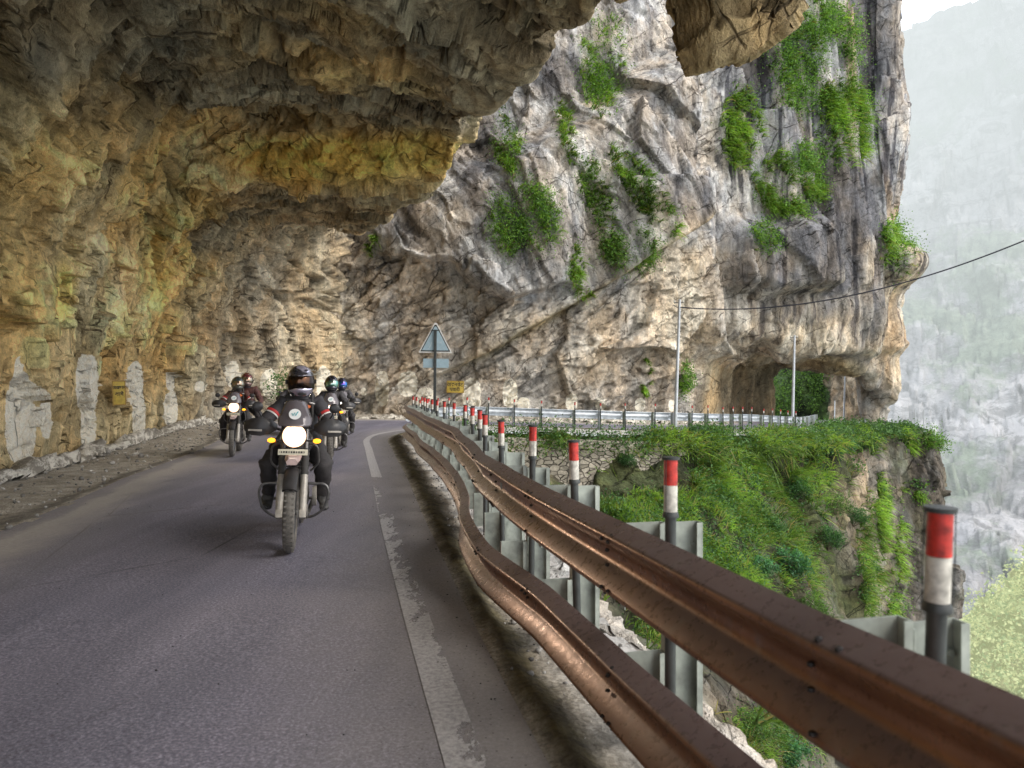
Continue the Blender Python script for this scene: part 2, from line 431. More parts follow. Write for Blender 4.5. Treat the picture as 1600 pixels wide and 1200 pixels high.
def dispB(Vb, nr, nc):
    px, py = proj(Vb)
    ly = np.interp(px, *LEDGE)
    dA_, cA_ = rock_disp2(Vb, 23, frame(.54, .15), (4.5, 3.5, 2.6), (.75, .36, .20, .09))       # below the ledge: bedding
    dB_, cB_ = rock_disp2(Vb, 24, frame(-1.15, .2), (7.5, 5, 3.2), (.85, .26, .11, .055))     # above: steep slabs
    dC_, cC_ = rock_disp2(Vb, 25, frame(-1.5, .1), (9, 5, 3.2), (.8, .28, .11, .055))     # right-hand wall
    up_ = sst(-6, 10, np.interp(px, *LOWL)-py+fbm(Vb, 3, 6, 3)*20)*sst(1090, 1050, px); rt_ = sst(1070, 1150, px)
    d = dA_*(1-up_)*(1-rt_)+dB_*up_*(1-rt_)+dC_*rt_
    c = tuple(a_*(1-up_)*(1-rt_)+b_*up_*(1-rt_)+c_*rt_ for a_, b_, c_ in zip(cA_, cB_, cC_))
    n = fbm(Vb, 3, 5, 3)*14
    s = sst(0, 7, ly+n*.35-py)
    amt = np.interp(px, [540, 620, 760, 1000, 1062, 1066], [0, .3, 1.4, 2.3, 2.2, 0])*sst(320, 230, ly-py)
    # bedding slab ledge
    out = s*amt
    # a second shelf under the vegetated slabs on the left
    s2 = sst(0, 9, np.interp(px, [560, 700, 780, 860, 900], [395, 425, 470, 455, 470])+n-py)*np.interp(px, [560, 640, 860, 900], [0, 1.1, 1.2, 0])*sst(260, 150, 450-py)
    # dark buttress slab 980-1060 / 300-420, block at 1120-1290/380-480
    s3 = 1.6*sst(0, 8, py-(300+(px-960)*.1))*sst(0, 6, (1064+(n))-px)*sst(900, 1030, px)*sst(0, 8, ly-py)*.8
    s4 = 1.5*sst(1125, 1150, px)*sst(1290, 1275, px)*sst(470, 440, py+n)*sst(330, 380, py)
    s5 = 1.0*sst(1185, 1215, px+n*.6)*sst(0, 20, 560-py)
    nose = 1.3*np.exp(-((px-1405)/22)**2-((py-412)/22)**2)
    # vertical fissures and pillars on the right-hand wall
    q = Vb.copy(); fis = fbm(q, (2.2, 2.2, 25), 41, 4)
    out = out+s2+s3+s4+s5*.8+nose
    amp = np.interp(px, [500, 700, 1100, 1380], [.9, 1, .85, .75])
    cav = sst(535, 560, py)*sst(1070, 1100, px)
    amp = amp*(1-.55*cav)
    D = np.zeros_like(Vb)
    return d*amp+out+fis*1.4*sst(1050, 1250, px), c
def colBf(V, Vb, c):
    px, py = proj(Vb)
    fs = facet_shade(c, .85)
    n = fbm(V, (3, 3, 5), 15, 5); n2 = fbm(V, (2, 2, 6), 16, 4)
    beige = np.array([.60, .535, .42]); grey = np.array([.50, .497, .49]); dark = np.array([.125, .125, .135]); warm = np.array([.50, .41, .26])
    low = sst(-20, 30, py-np.interp(px, *LOWL)+n2*25)
    col = grey[None]*np.ones((len(V), 1))
    w = np.clip(low*.72+n*.8+.06, 0, 1)
    col = col*(1-w[:, None])+beige*w[:, None]
    lower = sst(560, 620, py)*.55
    col = col*(1-lower[:, None])+np.array([.40, .39, .37])*lower[:, None]
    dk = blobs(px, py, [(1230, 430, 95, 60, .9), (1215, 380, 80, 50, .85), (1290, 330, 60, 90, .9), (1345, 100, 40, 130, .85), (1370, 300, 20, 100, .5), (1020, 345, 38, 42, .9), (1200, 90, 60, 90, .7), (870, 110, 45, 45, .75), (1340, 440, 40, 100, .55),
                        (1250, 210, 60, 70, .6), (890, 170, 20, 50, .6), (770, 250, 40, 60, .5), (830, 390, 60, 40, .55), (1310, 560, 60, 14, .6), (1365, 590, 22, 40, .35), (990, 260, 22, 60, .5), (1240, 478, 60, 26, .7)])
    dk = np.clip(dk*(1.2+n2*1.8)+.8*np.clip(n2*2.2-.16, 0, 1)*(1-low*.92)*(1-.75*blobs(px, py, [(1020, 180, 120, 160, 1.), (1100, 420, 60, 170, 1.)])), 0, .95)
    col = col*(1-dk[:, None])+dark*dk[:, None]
    lf_ = np.exp(-((py-np.interp(px, *LEDGE)+2)/8.)**2)*sst(660, 790, px)*sst(1066, 1040, px)*.85
    col = col*(1-lf_[:, None])+np.array([.42, .36, .20])*(1+n2[:, None])*lf_[:, None]
    # bright orange strip of the corner
    og = blobs(px, py, [(1311, 120, 9, 110, .8), (1395, 540, 9, 70, .9), (1372, 330, 6, 60, .7), (1020, 430, 30, 60, .3)])
    og = og*(1-0.0)
    col = col*(1-og[:, None])+np.array([.55, .42, .28])*og[:, None]
    cv = sst(548, 575, py+n*10)*sst(1075, 1110, px)*sst(1350, 1330, px)
    col = col*(1-cv[:, None])+warm*(.72+n2[:, None]*.9)*cv[:, None]  # stone darkened inside the cave, deepening its shade through the colour
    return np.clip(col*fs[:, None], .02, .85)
def mskB(V, Vb):
    px, py = proj(Vb)
    m = np.zeros((len(V), 3)); m[:, 0] = paintmask(V)
    m[:, 1] = np.clip(sst(1080, 1180, px)*.75*sst(560, 520, py)+.45*sst(0, 40, np.interp(px, *LOWL)-py)+.05, 0, 1)
    return m
cliff, VB, NB, _ = rock_surface('cliff', cB, nuB, nvB, dispB, colBf, mskB, M['rock'])
tag(cliff, kind='structure')

# ------------------------------------------------------------------ spur seen through the second half-tunnel
sp = [[P(px, py, Y) for (py, Y) in ((680, 92), (640, 92), (612, 94), (585, 97), (550, 101), (500, 106))] for px in (1170, 1200, 1235, 1270, 1285)]
sp += [[P(px, py, Y) for (py, Y) in ((680, Y0), (640, Y0), (612, Y0), (585, Y0+.5), (550, Y0+2), (500, Y0+3))] for px, Y0 in ((1300, 88), (1322, 84), (1345, 82), (1356, 84))]
cS = np.array(sp).transpose(1, 0, 2)
def dispS(Vb, nr, nc):
    d, c = rock_disp(Vb, 43, 1.2, 1.2, .8); return d, c
def colS(V, Vb, c):
    px, py = proj(Vb); g = sst(1296, 1286, px+fbm(V, 3, 8, 3)*14)
    n = fbm(V, 1.2, 9, 4)
    a = np.array([.30, .24, .17])[None]*(1+n[:, None]); b = np.array([.06, .10, .035])[None]*(1+n[:, None]*1.6)
    return np.clip((a*(1-g[:, None])+b*g[:, None])*facet_shade(c)[:, None], .01, .8)
spur, VS, NS, _ = rock_surface('rock_spur', cS, [12]*8, [14]*5, dispS, colS, lambda V, b: np.zeros((len(V), 3)), M['rock'])
tag(spur, kind='structure')

# ------------------------------------------------------------------ hanging block of the roof lip
def boulder(name, center, size, seed, mat, sub=5, colr=(.36, .29, .15), rough=.3, pts=None):
    bm = bmesh.new()
    if pts is None:
        bmesh.ops.create_icosphere(bm, subdivisions=sub, radius=1)
    else:
        for p in pts: bm.verts.new(p)
        bmesh.ops.convex_hull(bm, input=bm.verts)
        bmesh.ops.triangulate(bm, faces=bm.faces)
        for _ in range(sub): bmesh.ops.subdivide_edges(bm, edges=bm.edges, cuts=1, use_grid_fill=True)
    bmesh.ops.recalc_face_normals(bm, faces=bm.faces)
    bm.normal_update()
    V = np.array([v.co[:] for v in bm.verts]); N = np.array([v.normal[:] for v in bm.verts])
    V = V*np.array(size)+np.array(center)
    b, c2 = facet(V, (1.3, 1.3, 1.0), seed, .9); c, c3 = facet(V, (.5, .5, .4), seed+9, .9); e, c4 = facet(V, (.2, .2, .25), seed+19, .9)
    d = (b*.5+c*.28+e*.12)*rough
    V = V+N*d[:, None]
    for v, co in zip(bm.verts, V): v.co = co
    me = bpy.data.meshes.new(name); bm.to_mesh(me); bm.free()
    a = me.attributes.new('Col', 'FLOAT_COLOR', 'POINT'); cc = np.ones((len(V), 4), dtype=np.float32)
    cc[:, :3] = np.clip(np.array(colr)[None]*(1+.6*(c2-.5)+.5*(c3-.5)+.4*(c4-.5))[:, None], .02, .8)
    a.data.foreach_set('color', cc.ravel())
    a = me.attributes.new('Msk', 'FLOAT_COLOR', 'POINT')
    a.data.foreach_set('color', np.zeros(len(V)*4, dtype=np.float32))
    return link_mesh(name, me, mat)
hp = [P(1040, -10, 7.6), P(1072, 118, 7.7), P(1120, 98, 7.4), P(1190, 75, 7.4), P(1250, 25, 7.5), P(1262, -30, 7.7), P(1075, 122, 8.4), P(1200, 40, 9.2), P(1240, 10, 9.0), P(1050, 0, 8.6),
      (1.5, 7.2, 7.6), (3.8, 7.2, 7.6), (3.8, 9.4, 7.8), (1.6, 9.2, 7.8), P(1052, 70, 7.65)]
hb = boulder('hanging_rock', (0, 0, 0), (1, 1, 1), 5, M['rock'], 5, (.46, .37, .21), .17, hp)
tag(hb, 'jagged brown rock block hanging down from the roof lip at the top of the view', 'rock')
# ------------------------------------------------------------------ road corridor
ST = [  # W wall base, L left asphalt edge, E edge line, G guard rail, O outer ledge
    [(-7.2, -10), (-3.4, -10), (2.86, -10), (3.76, -10), (4.9, -10)],
    [(-7.4, -2), (-4.0, -2), (.98, -2), (1.72, -2), (2.6, -2)],
    [(-7.7, 3), (-4.5, 3), (-.19, 3), (.45, 3), (1.02, 3)],
    [(-8.1, 7.6), (-5.1, 7.6), (-1.2, 7.6), (-.4, 7.6), (.25, 7.6)],
    [(-8.5, 12.7), (-6.15, 12.4), (-2.15, 12.2), (-1.2, 12.2), (-.5, 12.2)],
    [(-9.5, 17), (-7.0, 17), (-3.2, 17.2), (-2.1, 17), (-1.4, 17)],
    [(-10.6, 21.2), (-8.0, 21), (-3.95, 21), (-2.75, 20.5), (-2.05, 20.5)],
    [(-11.9, 27), (-9.7, 26.2), (-3.95, 23.6), (-2.95, 23), (-2.1, 23)],
    [(-12.2, 31), (-10, 30), (-3.2, 26), (-2.5, 25.6), (-1.7, 25)],
    [(-10.6, 35.2), (-8.4, 33.1), (-1.3, 28.5), (-1.1, 27.7), (-.6, 26.7)],
    [(-5, 37.2), (-4.4, 34.4), (1, 29.3), (1, 28.2), (1.2, 27.2)],
    [(1, 38.2), (1, 35.6), (4, 30.1), (4, 29), (4.2, 28)],
    [(6, 39.4), (6, 36.6), (7, 32), (7.2, 30.8), (7.6, 29.8)],
    [(11, 43.5), (10, 40), (10.3, 35.5), (10.6, 34.5), (11.2, 33.5)],
    [(15, 52), (13.5, 46), (14.5, 41), (15, 40), (15.8, 39)],
    [(19.5, 61), (17.5, 56), (18.5, 49), (19, 48), (20, 47)],
    [(22, 72), (20, 70), (27, 66), (29, 65), (31, 64)]]
STn = np.array(ST, dtype=float)                      # (station, 5, 2)
nst = [20, 26, 26, 26, 22, 20, 20, 20, 20, 22, 20, 18, 16, 14, 12, 10]
PATH = cr(STn, nst, 0)                               # dense (n,5,2)
ZST = [0, 0, 0, 0, 0, 0, 0, 0, 0, 0, -.08, -.22, -.38, -.55, -.75, -.95, -1.5]
ZR = cr(np.array(ZST)[:, None], nst, 0)[:, 0]
Wp, Lp, Ep, Gp, Op = (PATH[:, i] for i in range(5))
Rp = Ep*.5+Gp*.5
def path_at_Y(path, Y, first=True):
    i = np.argmax(path[:, 1] >= Y); return np.array([np.interp(Y, path[max(i-1, 0):i+1, 1], path[max(i-1, 0):i+1, 0]), Y])

def strip(name, A, Bp, nv, zf, mat, over=0.0, kind='structure'):
    t = np.linspace(-over, 1+over, nv)[None, :, None]
    G = A[:, None, :]*(1-t)+Bp[:, None, :]*t
    n, m = G.shape[:2]
    V = np.zeros((n, m, 3)); V[..., :2] = G
    tt = np.broadcast_to(t[..., 0], (n, m))
    V[..., 2] = zf(G, tt)+ZR[:n, None]
    s = np.concatenate([[0], np.cumsum(np.linalg.norm(np.diff((A+Bp)/2, axis=0), axis=1))])
    uv = np.zeros((n, m, 3)); uv[..., 0] = tt; uv[..., 1] = (s/100)[:, None]; uv[..., 2] = np.linalg.norm(Bp-A, axis=1)[:, None]/20
    o = mesh_np(name, V.reshape(-1, 3), grid_faces(n, m), mat, cols={'Uv': uv.reshape(-1, 3)})
    if kind: tag(o, kind=kind)
    return o
def flat3(G): return np.concatenate([G.reshape(-1, 2), np.zeros((G.shape[0]*G.shape[1], 1))], 1)

# asphalt
def asphalt():
    s = NT('asphalt'); c = s.coord()
    uv = s.n('ShaderNodeSeparateXYZ'); s.t.links.new(s.attr('Uv', 'Vector'), uv.inputs[0])
    u = uv.outputs[0]
    g1 = s.noise(c, 60, 6, .75); g2 = s.vor(c, 85); big = s.noise(c, .55, 6, .6); lanes = s.noise(s.mapp(c, (1.5, .12, 1)), 1.2, 5, .6)
    col = s.ramp(g1, [(.3, (.054, .052, .072)), (.5, (.132, .127, .162)), (.68, (.30, .29, .345))])
    col = s.mix(s.ramp(s.noise(c, 190, 3, .8), [(.6, 0.), (.72, .55)]), col, (.30, .28, .28))
    col = s.mix(s.ramp(big, [(.35, .5), (.65, 0.)]), col, s.mix(1., col, (.66, .66, .69), 'MULTIPLY'))
    col = s.mix(s.ramp(lanes, [(.42, 0.), (.66, .6)]), col, s.mix(1., col, (1.5, 1.45, 1.4), 'MULTIPLY'))
    ck = s.math('MULTIPLY', s.ramp(s.vor(s.mapp(c, (1, .5, 1)), .55, 'DISTANCE_TO_EDGE'), [(0., .8), (.008, 0.)]), s.ramp(s.noise(c, .35, 4), [(.5, 0.), (.6, 1.)]))
    col = s.mix(ck, col, (.03, .03, .03))
    oil = s.ramp(s.math('ABSOLUTE', s.math('SUBTRACT', u, .52)), [(.02, .35), (.10, 0.)])
    col = s.mix(oil, col, s.mix(1., col, (.6, .6, .62), 'MULTIPLY'))
    # dust towards both edges
    un = s.math('ADD', u, s.math('MULTIPLY', s.math('SUBTRACT', s.noise(s.mapp(c, (1.2, .6, 1)), 2.0, 7, .7), .5), .16))
    dl = s.ramp(un, [(.0, .35), (.04, .5), (.07, .95), (.11, .8), (.2, .2), (.34, 0.)])
    dr = s.ramp(un, [(.72, 0.), (.83, .18), (.90, .4), (1., .7)])
    dust = s.math('MAXIMUM', dl, dr)
    dcol = s.mix(s.noise(c, 25, 6, .7), (.24, .22, .20), (.50, .46, .42))
    col = s.mix(dust, col, dcol)
    # loose grit near the edge line
    gr = s.math('MULTIPLY', s.ramp(s.vor(c, 26, 'F1'), [(.10, 1.), (.16, 0.)]), s.ramp(u, [(.75, 0.), (.9, .7)]))
    col = s.mix(gr, col, (.05, .045, .04))
    h = s.math('ADD', s.math('MULTIPLY', g1, .7), s.math('MULTIPLY', s.noise(c, 160, 3, .7), .5))
    rg = s.maprange(big, .3, .7, .72, .9)
    return s.done(s.bsdf(col, rg, 0, s.bump(h, .55, .008), .35))
def road_z(G, t):
    return .012*fbm(flat3(G), 1.5, 4, 3).reshape(t.shape)
M['asphalt'] = asphalt()
strip('road', Lp, Rp, 26, road_z, M['asphalt'])

# verges
def verge(name, left):
    s = NT(name); c = s.coord()
    uv = s.n('ShaderNodeSeparateXYZ'); s.t.links.new(s.attr('Uv', 'Vector'), uv.inputs[0]); u = uv.outputs[0]
    n1 = s.noise(c, 3.0, 8, .7); n2 = s.noise(c, 40, 5, .75); v1 = s.vor(c, 22); v2 = s.vor(c, 60)
    col = s.mix(s.ramp(n1, [(.35, 0.), (.65, 1.)]), (.24, .215, .175), (.46, .42, .355))
    col = s.mix(1., col, s.ramp(n2, [(.3, .45), (.5, 1.), (.7, 1.5)]), 'MULTIPLY')
    cellc = s.vor(c, 30, 'F1', 'Color')
    col = s.mix(.3, col, s.mix(1., col, s.math('ADD', s.math('MULTIPLY', s.n('ShaderNodeSeparateColor').outputs[0], 0.), 1.3), 'MULTIPLY'))
    if left:
        un = s.math('ADD', u, s.math('MULTIPLY', s.math('SUBTRACT', s.noise(c, 1.2, 6, .7), .5), .25))
        dk = s.ramp(un, [(.1, 0.), (.2, .85), (.3, .8), (.42, 0.)])
        col = s.mix(dk, col, s.mix(s.noise(c, 8, 5), (.035, .035, .025), (.09, .085, .06)))
        dk2 = s.ramp(un, [(.85, 0.), (.93, .6), (.97, .5), (1., .0)])
        col = s.mix(dk2, col, (.07, .065, .06))
    else:
        un = s.math('ADD', u, s.math('MULTIPLY', s.math('SUBTRACT', s.noise(s.mapp(c, (1, .4, 1)), 3.2, 7, .7), .5), .22))
        mo = s.ramp(un, [(.0, 0.), (.05, .6), (.10, .95), (.20, .85), (.31, 0.)])
        mc = s.mix(s.ramp(s.noise(c, 6, 7, .75), [(.4, 0.), (.62, 1.)]), (.030, .024, .012), (.115, .092, .030))
        mc = s.mix(s.ramp(s.noise(c, 45, 4, .7), [(.6, 0.), (.72, .7)]), mc, (.17, .14, .08))
        col = s.mix(s.math('MULTIPLY', mo, .95), col, mc)
        wh = s.ramp(un, [(.30, 0.), (.44, .6), (.7, .8), (1., .85)])
        col = s.mix(wh, col, s.mix(n2, (.38, .37, .35), (.66, .65, .63)))
    h = s.math('ADD', n2, s.math('ADD', s.math('MULTIPLY', v1, .8), s.math('MULTIPLY', n1, 2.)))
    return s.done(s.bsdf(col, .95, 0, s.bump(h, .8, .025), .15))
M['verge_l'] = verge('gravel_verge_left', True); M['verge_r'] = verge('gravel_verge_right', False)
def vz_l(G, t):
    f = flat3(G)
    return -.006 - .05*sst(.0, .15, 1-t)*sst(1, .8, 1-t)*1 + .05*fbm(f, .8, 14, 5).reshape(t.shape)*sst(0, .08, 1-t) + .12*sst(.35, 0, t)
strip('gravel_verge', Wp-(Lp-Wp)*.25, Lp, 46, vz_l, M['verge_l'], over=.02)
def vz_r(G, t):
    f = flat3(G)
    return -.006+.05*fbm(f, .5, 24, 5).reshape(t.shape)*sst(0, .25, t)-.10*sst(.55, 1, t)+.03*np.exp(-((t-.12)/.07)**2)
strip('dirt_shoulder', Rp, Op, 40, vz_r, M['verge_r'], over=.02)

# worn edge line
def line_mat():
    s = NT('worn_white_line'); c = s.coord()
    uv = s.n('ShaderNodeSeparateXYZ'); s.t.links.new(s.attr('Uv', 'Vector'), uv.inputs[0])
    n = s.noise(s.mapp(c, (2.2, .8, 1)), 1.6, 9, .72); n2 = s.noise(c, 40, 5, .75)
    v = uv.outputs[1]      # metres/100 along
    Yc = s.n('ShaderNodeSeparateXYZ'); s.t.links.new(c, Yc.inputs[0]); y = Yc.outputs[1]
    keep = s.ramp(s.math('DIVIDE', y, 30.), [(.0, .645), (.19, .61), (.215, .54), (.30, .52), (.40, .45), (.425, .85), (.75, .85)])
    uedge = s.math('MULTIPLY', s.math('SUBTRACT', uv.outputs[0], .3), .13)
    a = s.math('SUBTRACT', s.math('SUBTRACT', s.math('ADD', keep, .5), n), s.math('MULTIPLY', uedge, 1.))
    a = s.ramp(s.math('ADD', s.math('SUBTRACT', a, .5), s.math('MULTIPLY', s.math('SUBTRACT', n2, .5), .12)), [(.0, 0.), (.035, 1.)])
    col = s.mix(s.ramp(n2, [(.35, 0.), (.62, 1.)]), (.30, .285, .29), (.56, .54, .53))
    return s.done(s.bsdf(col, .75, 0, s.bump(n2, .4, .006), .3, alpha=s.math('MULTIPLY', a, .92)))
M['line'] = line_mat()
dE = np.gradient(Ep, axis=0); dE /= np.linalg.norm(dE, axis=1, keepdims=True); nE = np.stack([dE[:, 1], -dE[:, 0]], 1)
EL = 230
lw = .080*np.ones((len(Ep), 1))
def lz(G, t): return road_z(G, t)+.005
strip('edge_line', (Ep-nE*lw)[:EL], (Ep+nE*lw)[:EL], 6, lz, M['line'])

# broken white-washed kerb of stones by the rock wall
def kerb_mat():
    s = NT('whitewashed_kerb'); c = s.coord(); n = s.noise(c, 3.5, 8, .75); n2 = s.noise(c, 18, 6, .7)
    col = s.mix(s.ramp(n, [(.47, 0.), (.55, 1.)]), s.mix(n2, (.14, .125, .10), (.34, .31, .26)), s.mix(n2, (.42, .39, .33), (.80, .76, .66)))
    return s.done(s.bsdf(col, .9, 0, s.bump(s.math('ADD', n, n2), .8, .03), .2))
M['kerb'] = kerb_mat()
kp = Wp*.84+Lp*.16
dk = np.gradient(kp, axis=0); dk /= np.linalg.norm(dk, axis=1, keepdims=True); nk = np.stack([dk[:, 1], -dk[:, 0]], 1)
rows = []
prof = [(-.30, -.05), (-.24, .10), (-.12, .15), (.02, .155), (.10, .12), (.13, .03), (.15, -.06)]
sub = np.linspace(0, len(kp)-1, 1200); kpd = np.stack([np.interp(sub, np.arange(len(kp)), kp[:, i]) for i in (0, 1)], 1); nkd = np.stack([np.interp(sub, np.arange(len(kp)), nk[:, i]) for i in (0, 1)], 1)
fars = sst(24, 31, kpd[:, 1])
for (o_, z_) in prof:
    p = kpd+nkd*o_
    rows.append(np.concatenate([p, (z_*np.ones(len(p)))[:, None]*np.where(z_ > 0, 1-.3*fars, 1)[:, None]], 1))
zrk = np.interp(sub, np.arange(len(kp)), ZR)
for r_ in rows: r_[:, 2] += zrk
Gk = np.array(rows); Vk = Gk.reshape(-1, 3)
a, _c = facet(Vk, (.35, .35, .3), 7, 1.2); b, _c = facet(Vk, (.13, .13, .12), 9, 1.2)
gap = fbm(Vk*np.array([1, 1, 0]), .9, 33, 3)
Vk = Vk + (a*.13+b*.06)[:, None]*np.array([[.7, .5, .7]])
zt = np.tile(zrk, len(prof)); Vk[:, 2] -= zt
up = Vk[:, 2] > .03
Vk[up, 2] *= np.clip(1.0+gap[up]*2.4, .1, 1.2)
Vk[:, 2] += zt
tag(mesh_np('kerb', Vk, grid_faces(len(prof), 1200)[:, ::-1], M['kerb'], smooth=False), kind='structure')

# ------------------------------------------------------------------ slope beyond the rail
CR = [
 [(628, 686, 23.3), (652, 684, 24.5), (720, 675, 26.5), (800, 677, 27.2), (900, 681, 27.6), (1000, 684, 28.4), (1100, 682, 30.8), (1200, 674, 39.5), (1300, 664, 47), (1385, 665, 52), (1455, 678, 54)],
 [(640, 700, 22), (660, 705, 23), (720, 715, 25.6), (800, 735, 26.9), (900, 740, 27.3), (1000, 742, 27.7), (1100, 715, 29.3), (1200, 710, 37.5), (1305, 720, 45), (1400, 740, 51.5), (1480, 745, 52.5)],
 [(640, 760, 18), (670, 790, 19), (740, 795, 22.5), (820, 790, 25), (910, 790, 25.8), (1010, 790, 25.6), (1110, 790, 26.5), (1210, 790, 33), (1320, 800, 43), (1402, 825, 50.5), (1487, 830, 52)],
 [(700, 900, 11), (740, 920, 12.5), (800, 890, 17), (860, 880, 20), (930, 870, 21.7), (1020, 870, 22), (1120, 880, 23), (1230, 880, 29), (1330, 900, 42), (1405, 920, 50), (1486, 930, 51.5)],
 [(800, 1050, 7), (850, 1050, 9), (900, 1020, 12.5), (940, 1000, 16), (1000, 1000, 17.5), (1070, 1000, 18.5), (1160, 1000, 20), (1270, 1000, 26), (1338, 1000, 41), (1406, 1020, 49.5), (1482, 1020, 51)],
 [(1000, 1300, 5), (1020, 1300, 7), (1040, 1250, 9.5), (1070, 1220, 12), (1110, 1220, 14), (1160, 1220, 15.5), (1230, 1220, 17.5), (1310, 1220, 23), (1350, 1250, 39), (1408, 1300, 48.5), (1478, 1300, 50)],
 [(1100, 2600, 5.5), (1150, 2600, 7), (1150, 2300, 9.5), (1180, 2000, 12), (1200, 1900, 14), (1240, 1800, 15.5), (1300, 1700, 17.5), (1360, 1700, 23), (1400, 1700, 39), (1440, 1800, 48.5), (1490, 1800, 50)]]
cC = np.array([[P(*p) for p in r] for r in CR])
ex1 = cC[:, -1:]+np.array([.6, 7, 0]); ex2 = cC[:, -1:]+np.array([-4, 22, 0])
cC = np.concatenate([cC, ex1, ex2], 1)
def dispC(Vb, nr, nc):
    d, c = rock_disp(Vb, 63, .9, 1.0, .9)
    px, py = proj(Vb)
    k = np.interp(px, [600, 760, 1250, 1340, 1480], [.25, .5, .8, 1, 1])*np.interp(py, [650, 700], [.25, 1])
    return -d*k, c
SLV = [(1100, 820, 210, 200, 1), (1000, 780, 160, 90, 1), (900, 730, 160, 60, .5), (1230, 720, 110, 90, .9), (1150, 940, 120, 150, .95), (1290, 870, 60, 160, .6), (1300, 680, 90, 40, .8), (850, 690, 120, 30, .6), (1200, 1160, 120, 80, .7)]
def colC(V, Vb, c):
    px, py = proj(Vb)
    n = fbm(V, 2.0, 35, 5)
    rock = np.array([.33, .30, .25])[None]*(1+n[:, None]*1.2)
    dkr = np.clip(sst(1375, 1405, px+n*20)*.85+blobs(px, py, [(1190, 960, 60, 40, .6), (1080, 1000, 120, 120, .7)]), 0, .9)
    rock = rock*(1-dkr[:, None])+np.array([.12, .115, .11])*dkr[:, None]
    bg = blobs(px, py, [(1330, 760, 34, 120, .8), (1330, 900, 20, 80, .5)])
    rock = rock*(1-bg[:, None])+np.array([.46, .38, .27])*bg[:, None]
    gm = np.clip(blobs(px, py, SLV)*1.5+n, 0, 1)
    soil = np.array([.055, .065, .028])[None]*(1+n[:, None])
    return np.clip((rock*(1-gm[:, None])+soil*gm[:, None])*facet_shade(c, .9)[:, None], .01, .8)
slope, VC, NC, shC = rock_surface('hillside', cC, [14, 24, 30, 34, 34, 36, 36, 36, 30, 30, 20, 14], [24, 34, 40, 44, 50, 20], dispC, colC, lambda V, b: np.tile(np.array([[0, .4, 0]]), (len(V), 1)), M['rock'])
tag(slope, kind='structure')

# embankment under the near rail: ledge of pale rubble, then the drop
nn = 158
Og = Op[:nn]; dO = np.gradient(Og, axis=0); dO /= np.linalg.norm(dO, axis=1, keepdims=True); nO = np.stack([dO[:, 1], -dO[:, 0]], 1)
rws = []
for off, z in ((-.25, -.14), (.05, -.12), (.22, -.3), (.42, -.75), (.8, -1.6), (1.3, -3.2), (1.7, -6), (2.0, -11), (2.2, -22)):
    sc = 1-.75*sst(14, 22, Og[:, 1:2])
    rws.append(np.concatenate([Og+nO*off*sc, np.full((nn, 1), z)], 1))
cD = np.array(rws)
def dispD(Vb, nr, nc):
    d, c = rock_disp(Vb, 83, .25, .5, .9); e, c5 = facet(Vb, (.12, .12, .12), 99, 1.2)
    return -(d*sst(.0, -.6, Vb[:, 2]+.15)*.8+e*.04), c
def colD(V, Vb, c):
    n = fbm(V, .8, 45, 4)
    w = sst(-1.4, -.5, V[:, 2]+n*.6)
    pale = np.array([.56, .55, .52]); dk = np.array([.16, .155, .14])
    return np.clip((pale*w[:, None]+dk*(1-w[:, None]))*facet_shade(c, .7)[:, None], .02, .8)
emb, VD, ND, _ = rock_surface('embankment', cD, [3]*(nn-1), [3, 8, 10, 12, 14, 16, 14, 10], dispD, colD, lambda V, b: np.zeros((len(V), 3)), M['rock'])
tag(emb, kind='structure')

# ------------------------------------------------------------------ far side of the gorge, haze painted in as emission by depth and height
def haze_glow_mat(name, rockc, greenc, glowc, y0, y1, a0, a1, zlo=-60, zhi=90, hz=.5, fs=.05, est=.8, gmask=.5):
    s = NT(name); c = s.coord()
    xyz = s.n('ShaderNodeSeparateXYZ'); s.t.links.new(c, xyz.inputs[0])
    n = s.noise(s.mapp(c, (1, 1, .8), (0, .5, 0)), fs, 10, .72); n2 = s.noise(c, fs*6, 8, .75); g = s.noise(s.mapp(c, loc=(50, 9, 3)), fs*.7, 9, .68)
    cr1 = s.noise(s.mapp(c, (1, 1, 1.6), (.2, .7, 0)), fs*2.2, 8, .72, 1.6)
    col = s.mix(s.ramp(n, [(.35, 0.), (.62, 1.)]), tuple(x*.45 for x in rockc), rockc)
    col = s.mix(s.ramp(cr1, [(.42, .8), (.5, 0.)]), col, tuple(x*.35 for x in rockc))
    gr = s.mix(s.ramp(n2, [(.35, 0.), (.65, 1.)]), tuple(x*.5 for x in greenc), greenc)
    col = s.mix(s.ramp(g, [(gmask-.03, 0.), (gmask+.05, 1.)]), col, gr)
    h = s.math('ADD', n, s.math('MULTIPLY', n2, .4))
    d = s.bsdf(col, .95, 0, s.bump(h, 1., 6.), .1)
    em = s.n('ShaderNodeEmission'); em.inputs[0].default_value = (*glowc, 1); em.inputs[1].default_value = est
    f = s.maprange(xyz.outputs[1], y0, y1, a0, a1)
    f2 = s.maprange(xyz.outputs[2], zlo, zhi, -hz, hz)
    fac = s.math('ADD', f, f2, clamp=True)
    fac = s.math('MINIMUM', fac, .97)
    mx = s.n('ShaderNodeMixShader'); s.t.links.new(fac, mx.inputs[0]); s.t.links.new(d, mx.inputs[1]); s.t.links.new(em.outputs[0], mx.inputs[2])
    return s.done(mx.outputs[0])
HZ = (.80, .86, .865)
M['mtn'] = haze_glow_mat('mountain_painted_haze', (.66, .64, .64), (.34, .40, .30), HZ, 150, 420, .30, .68, -60, 130, .26, .035, 1.0, .53)
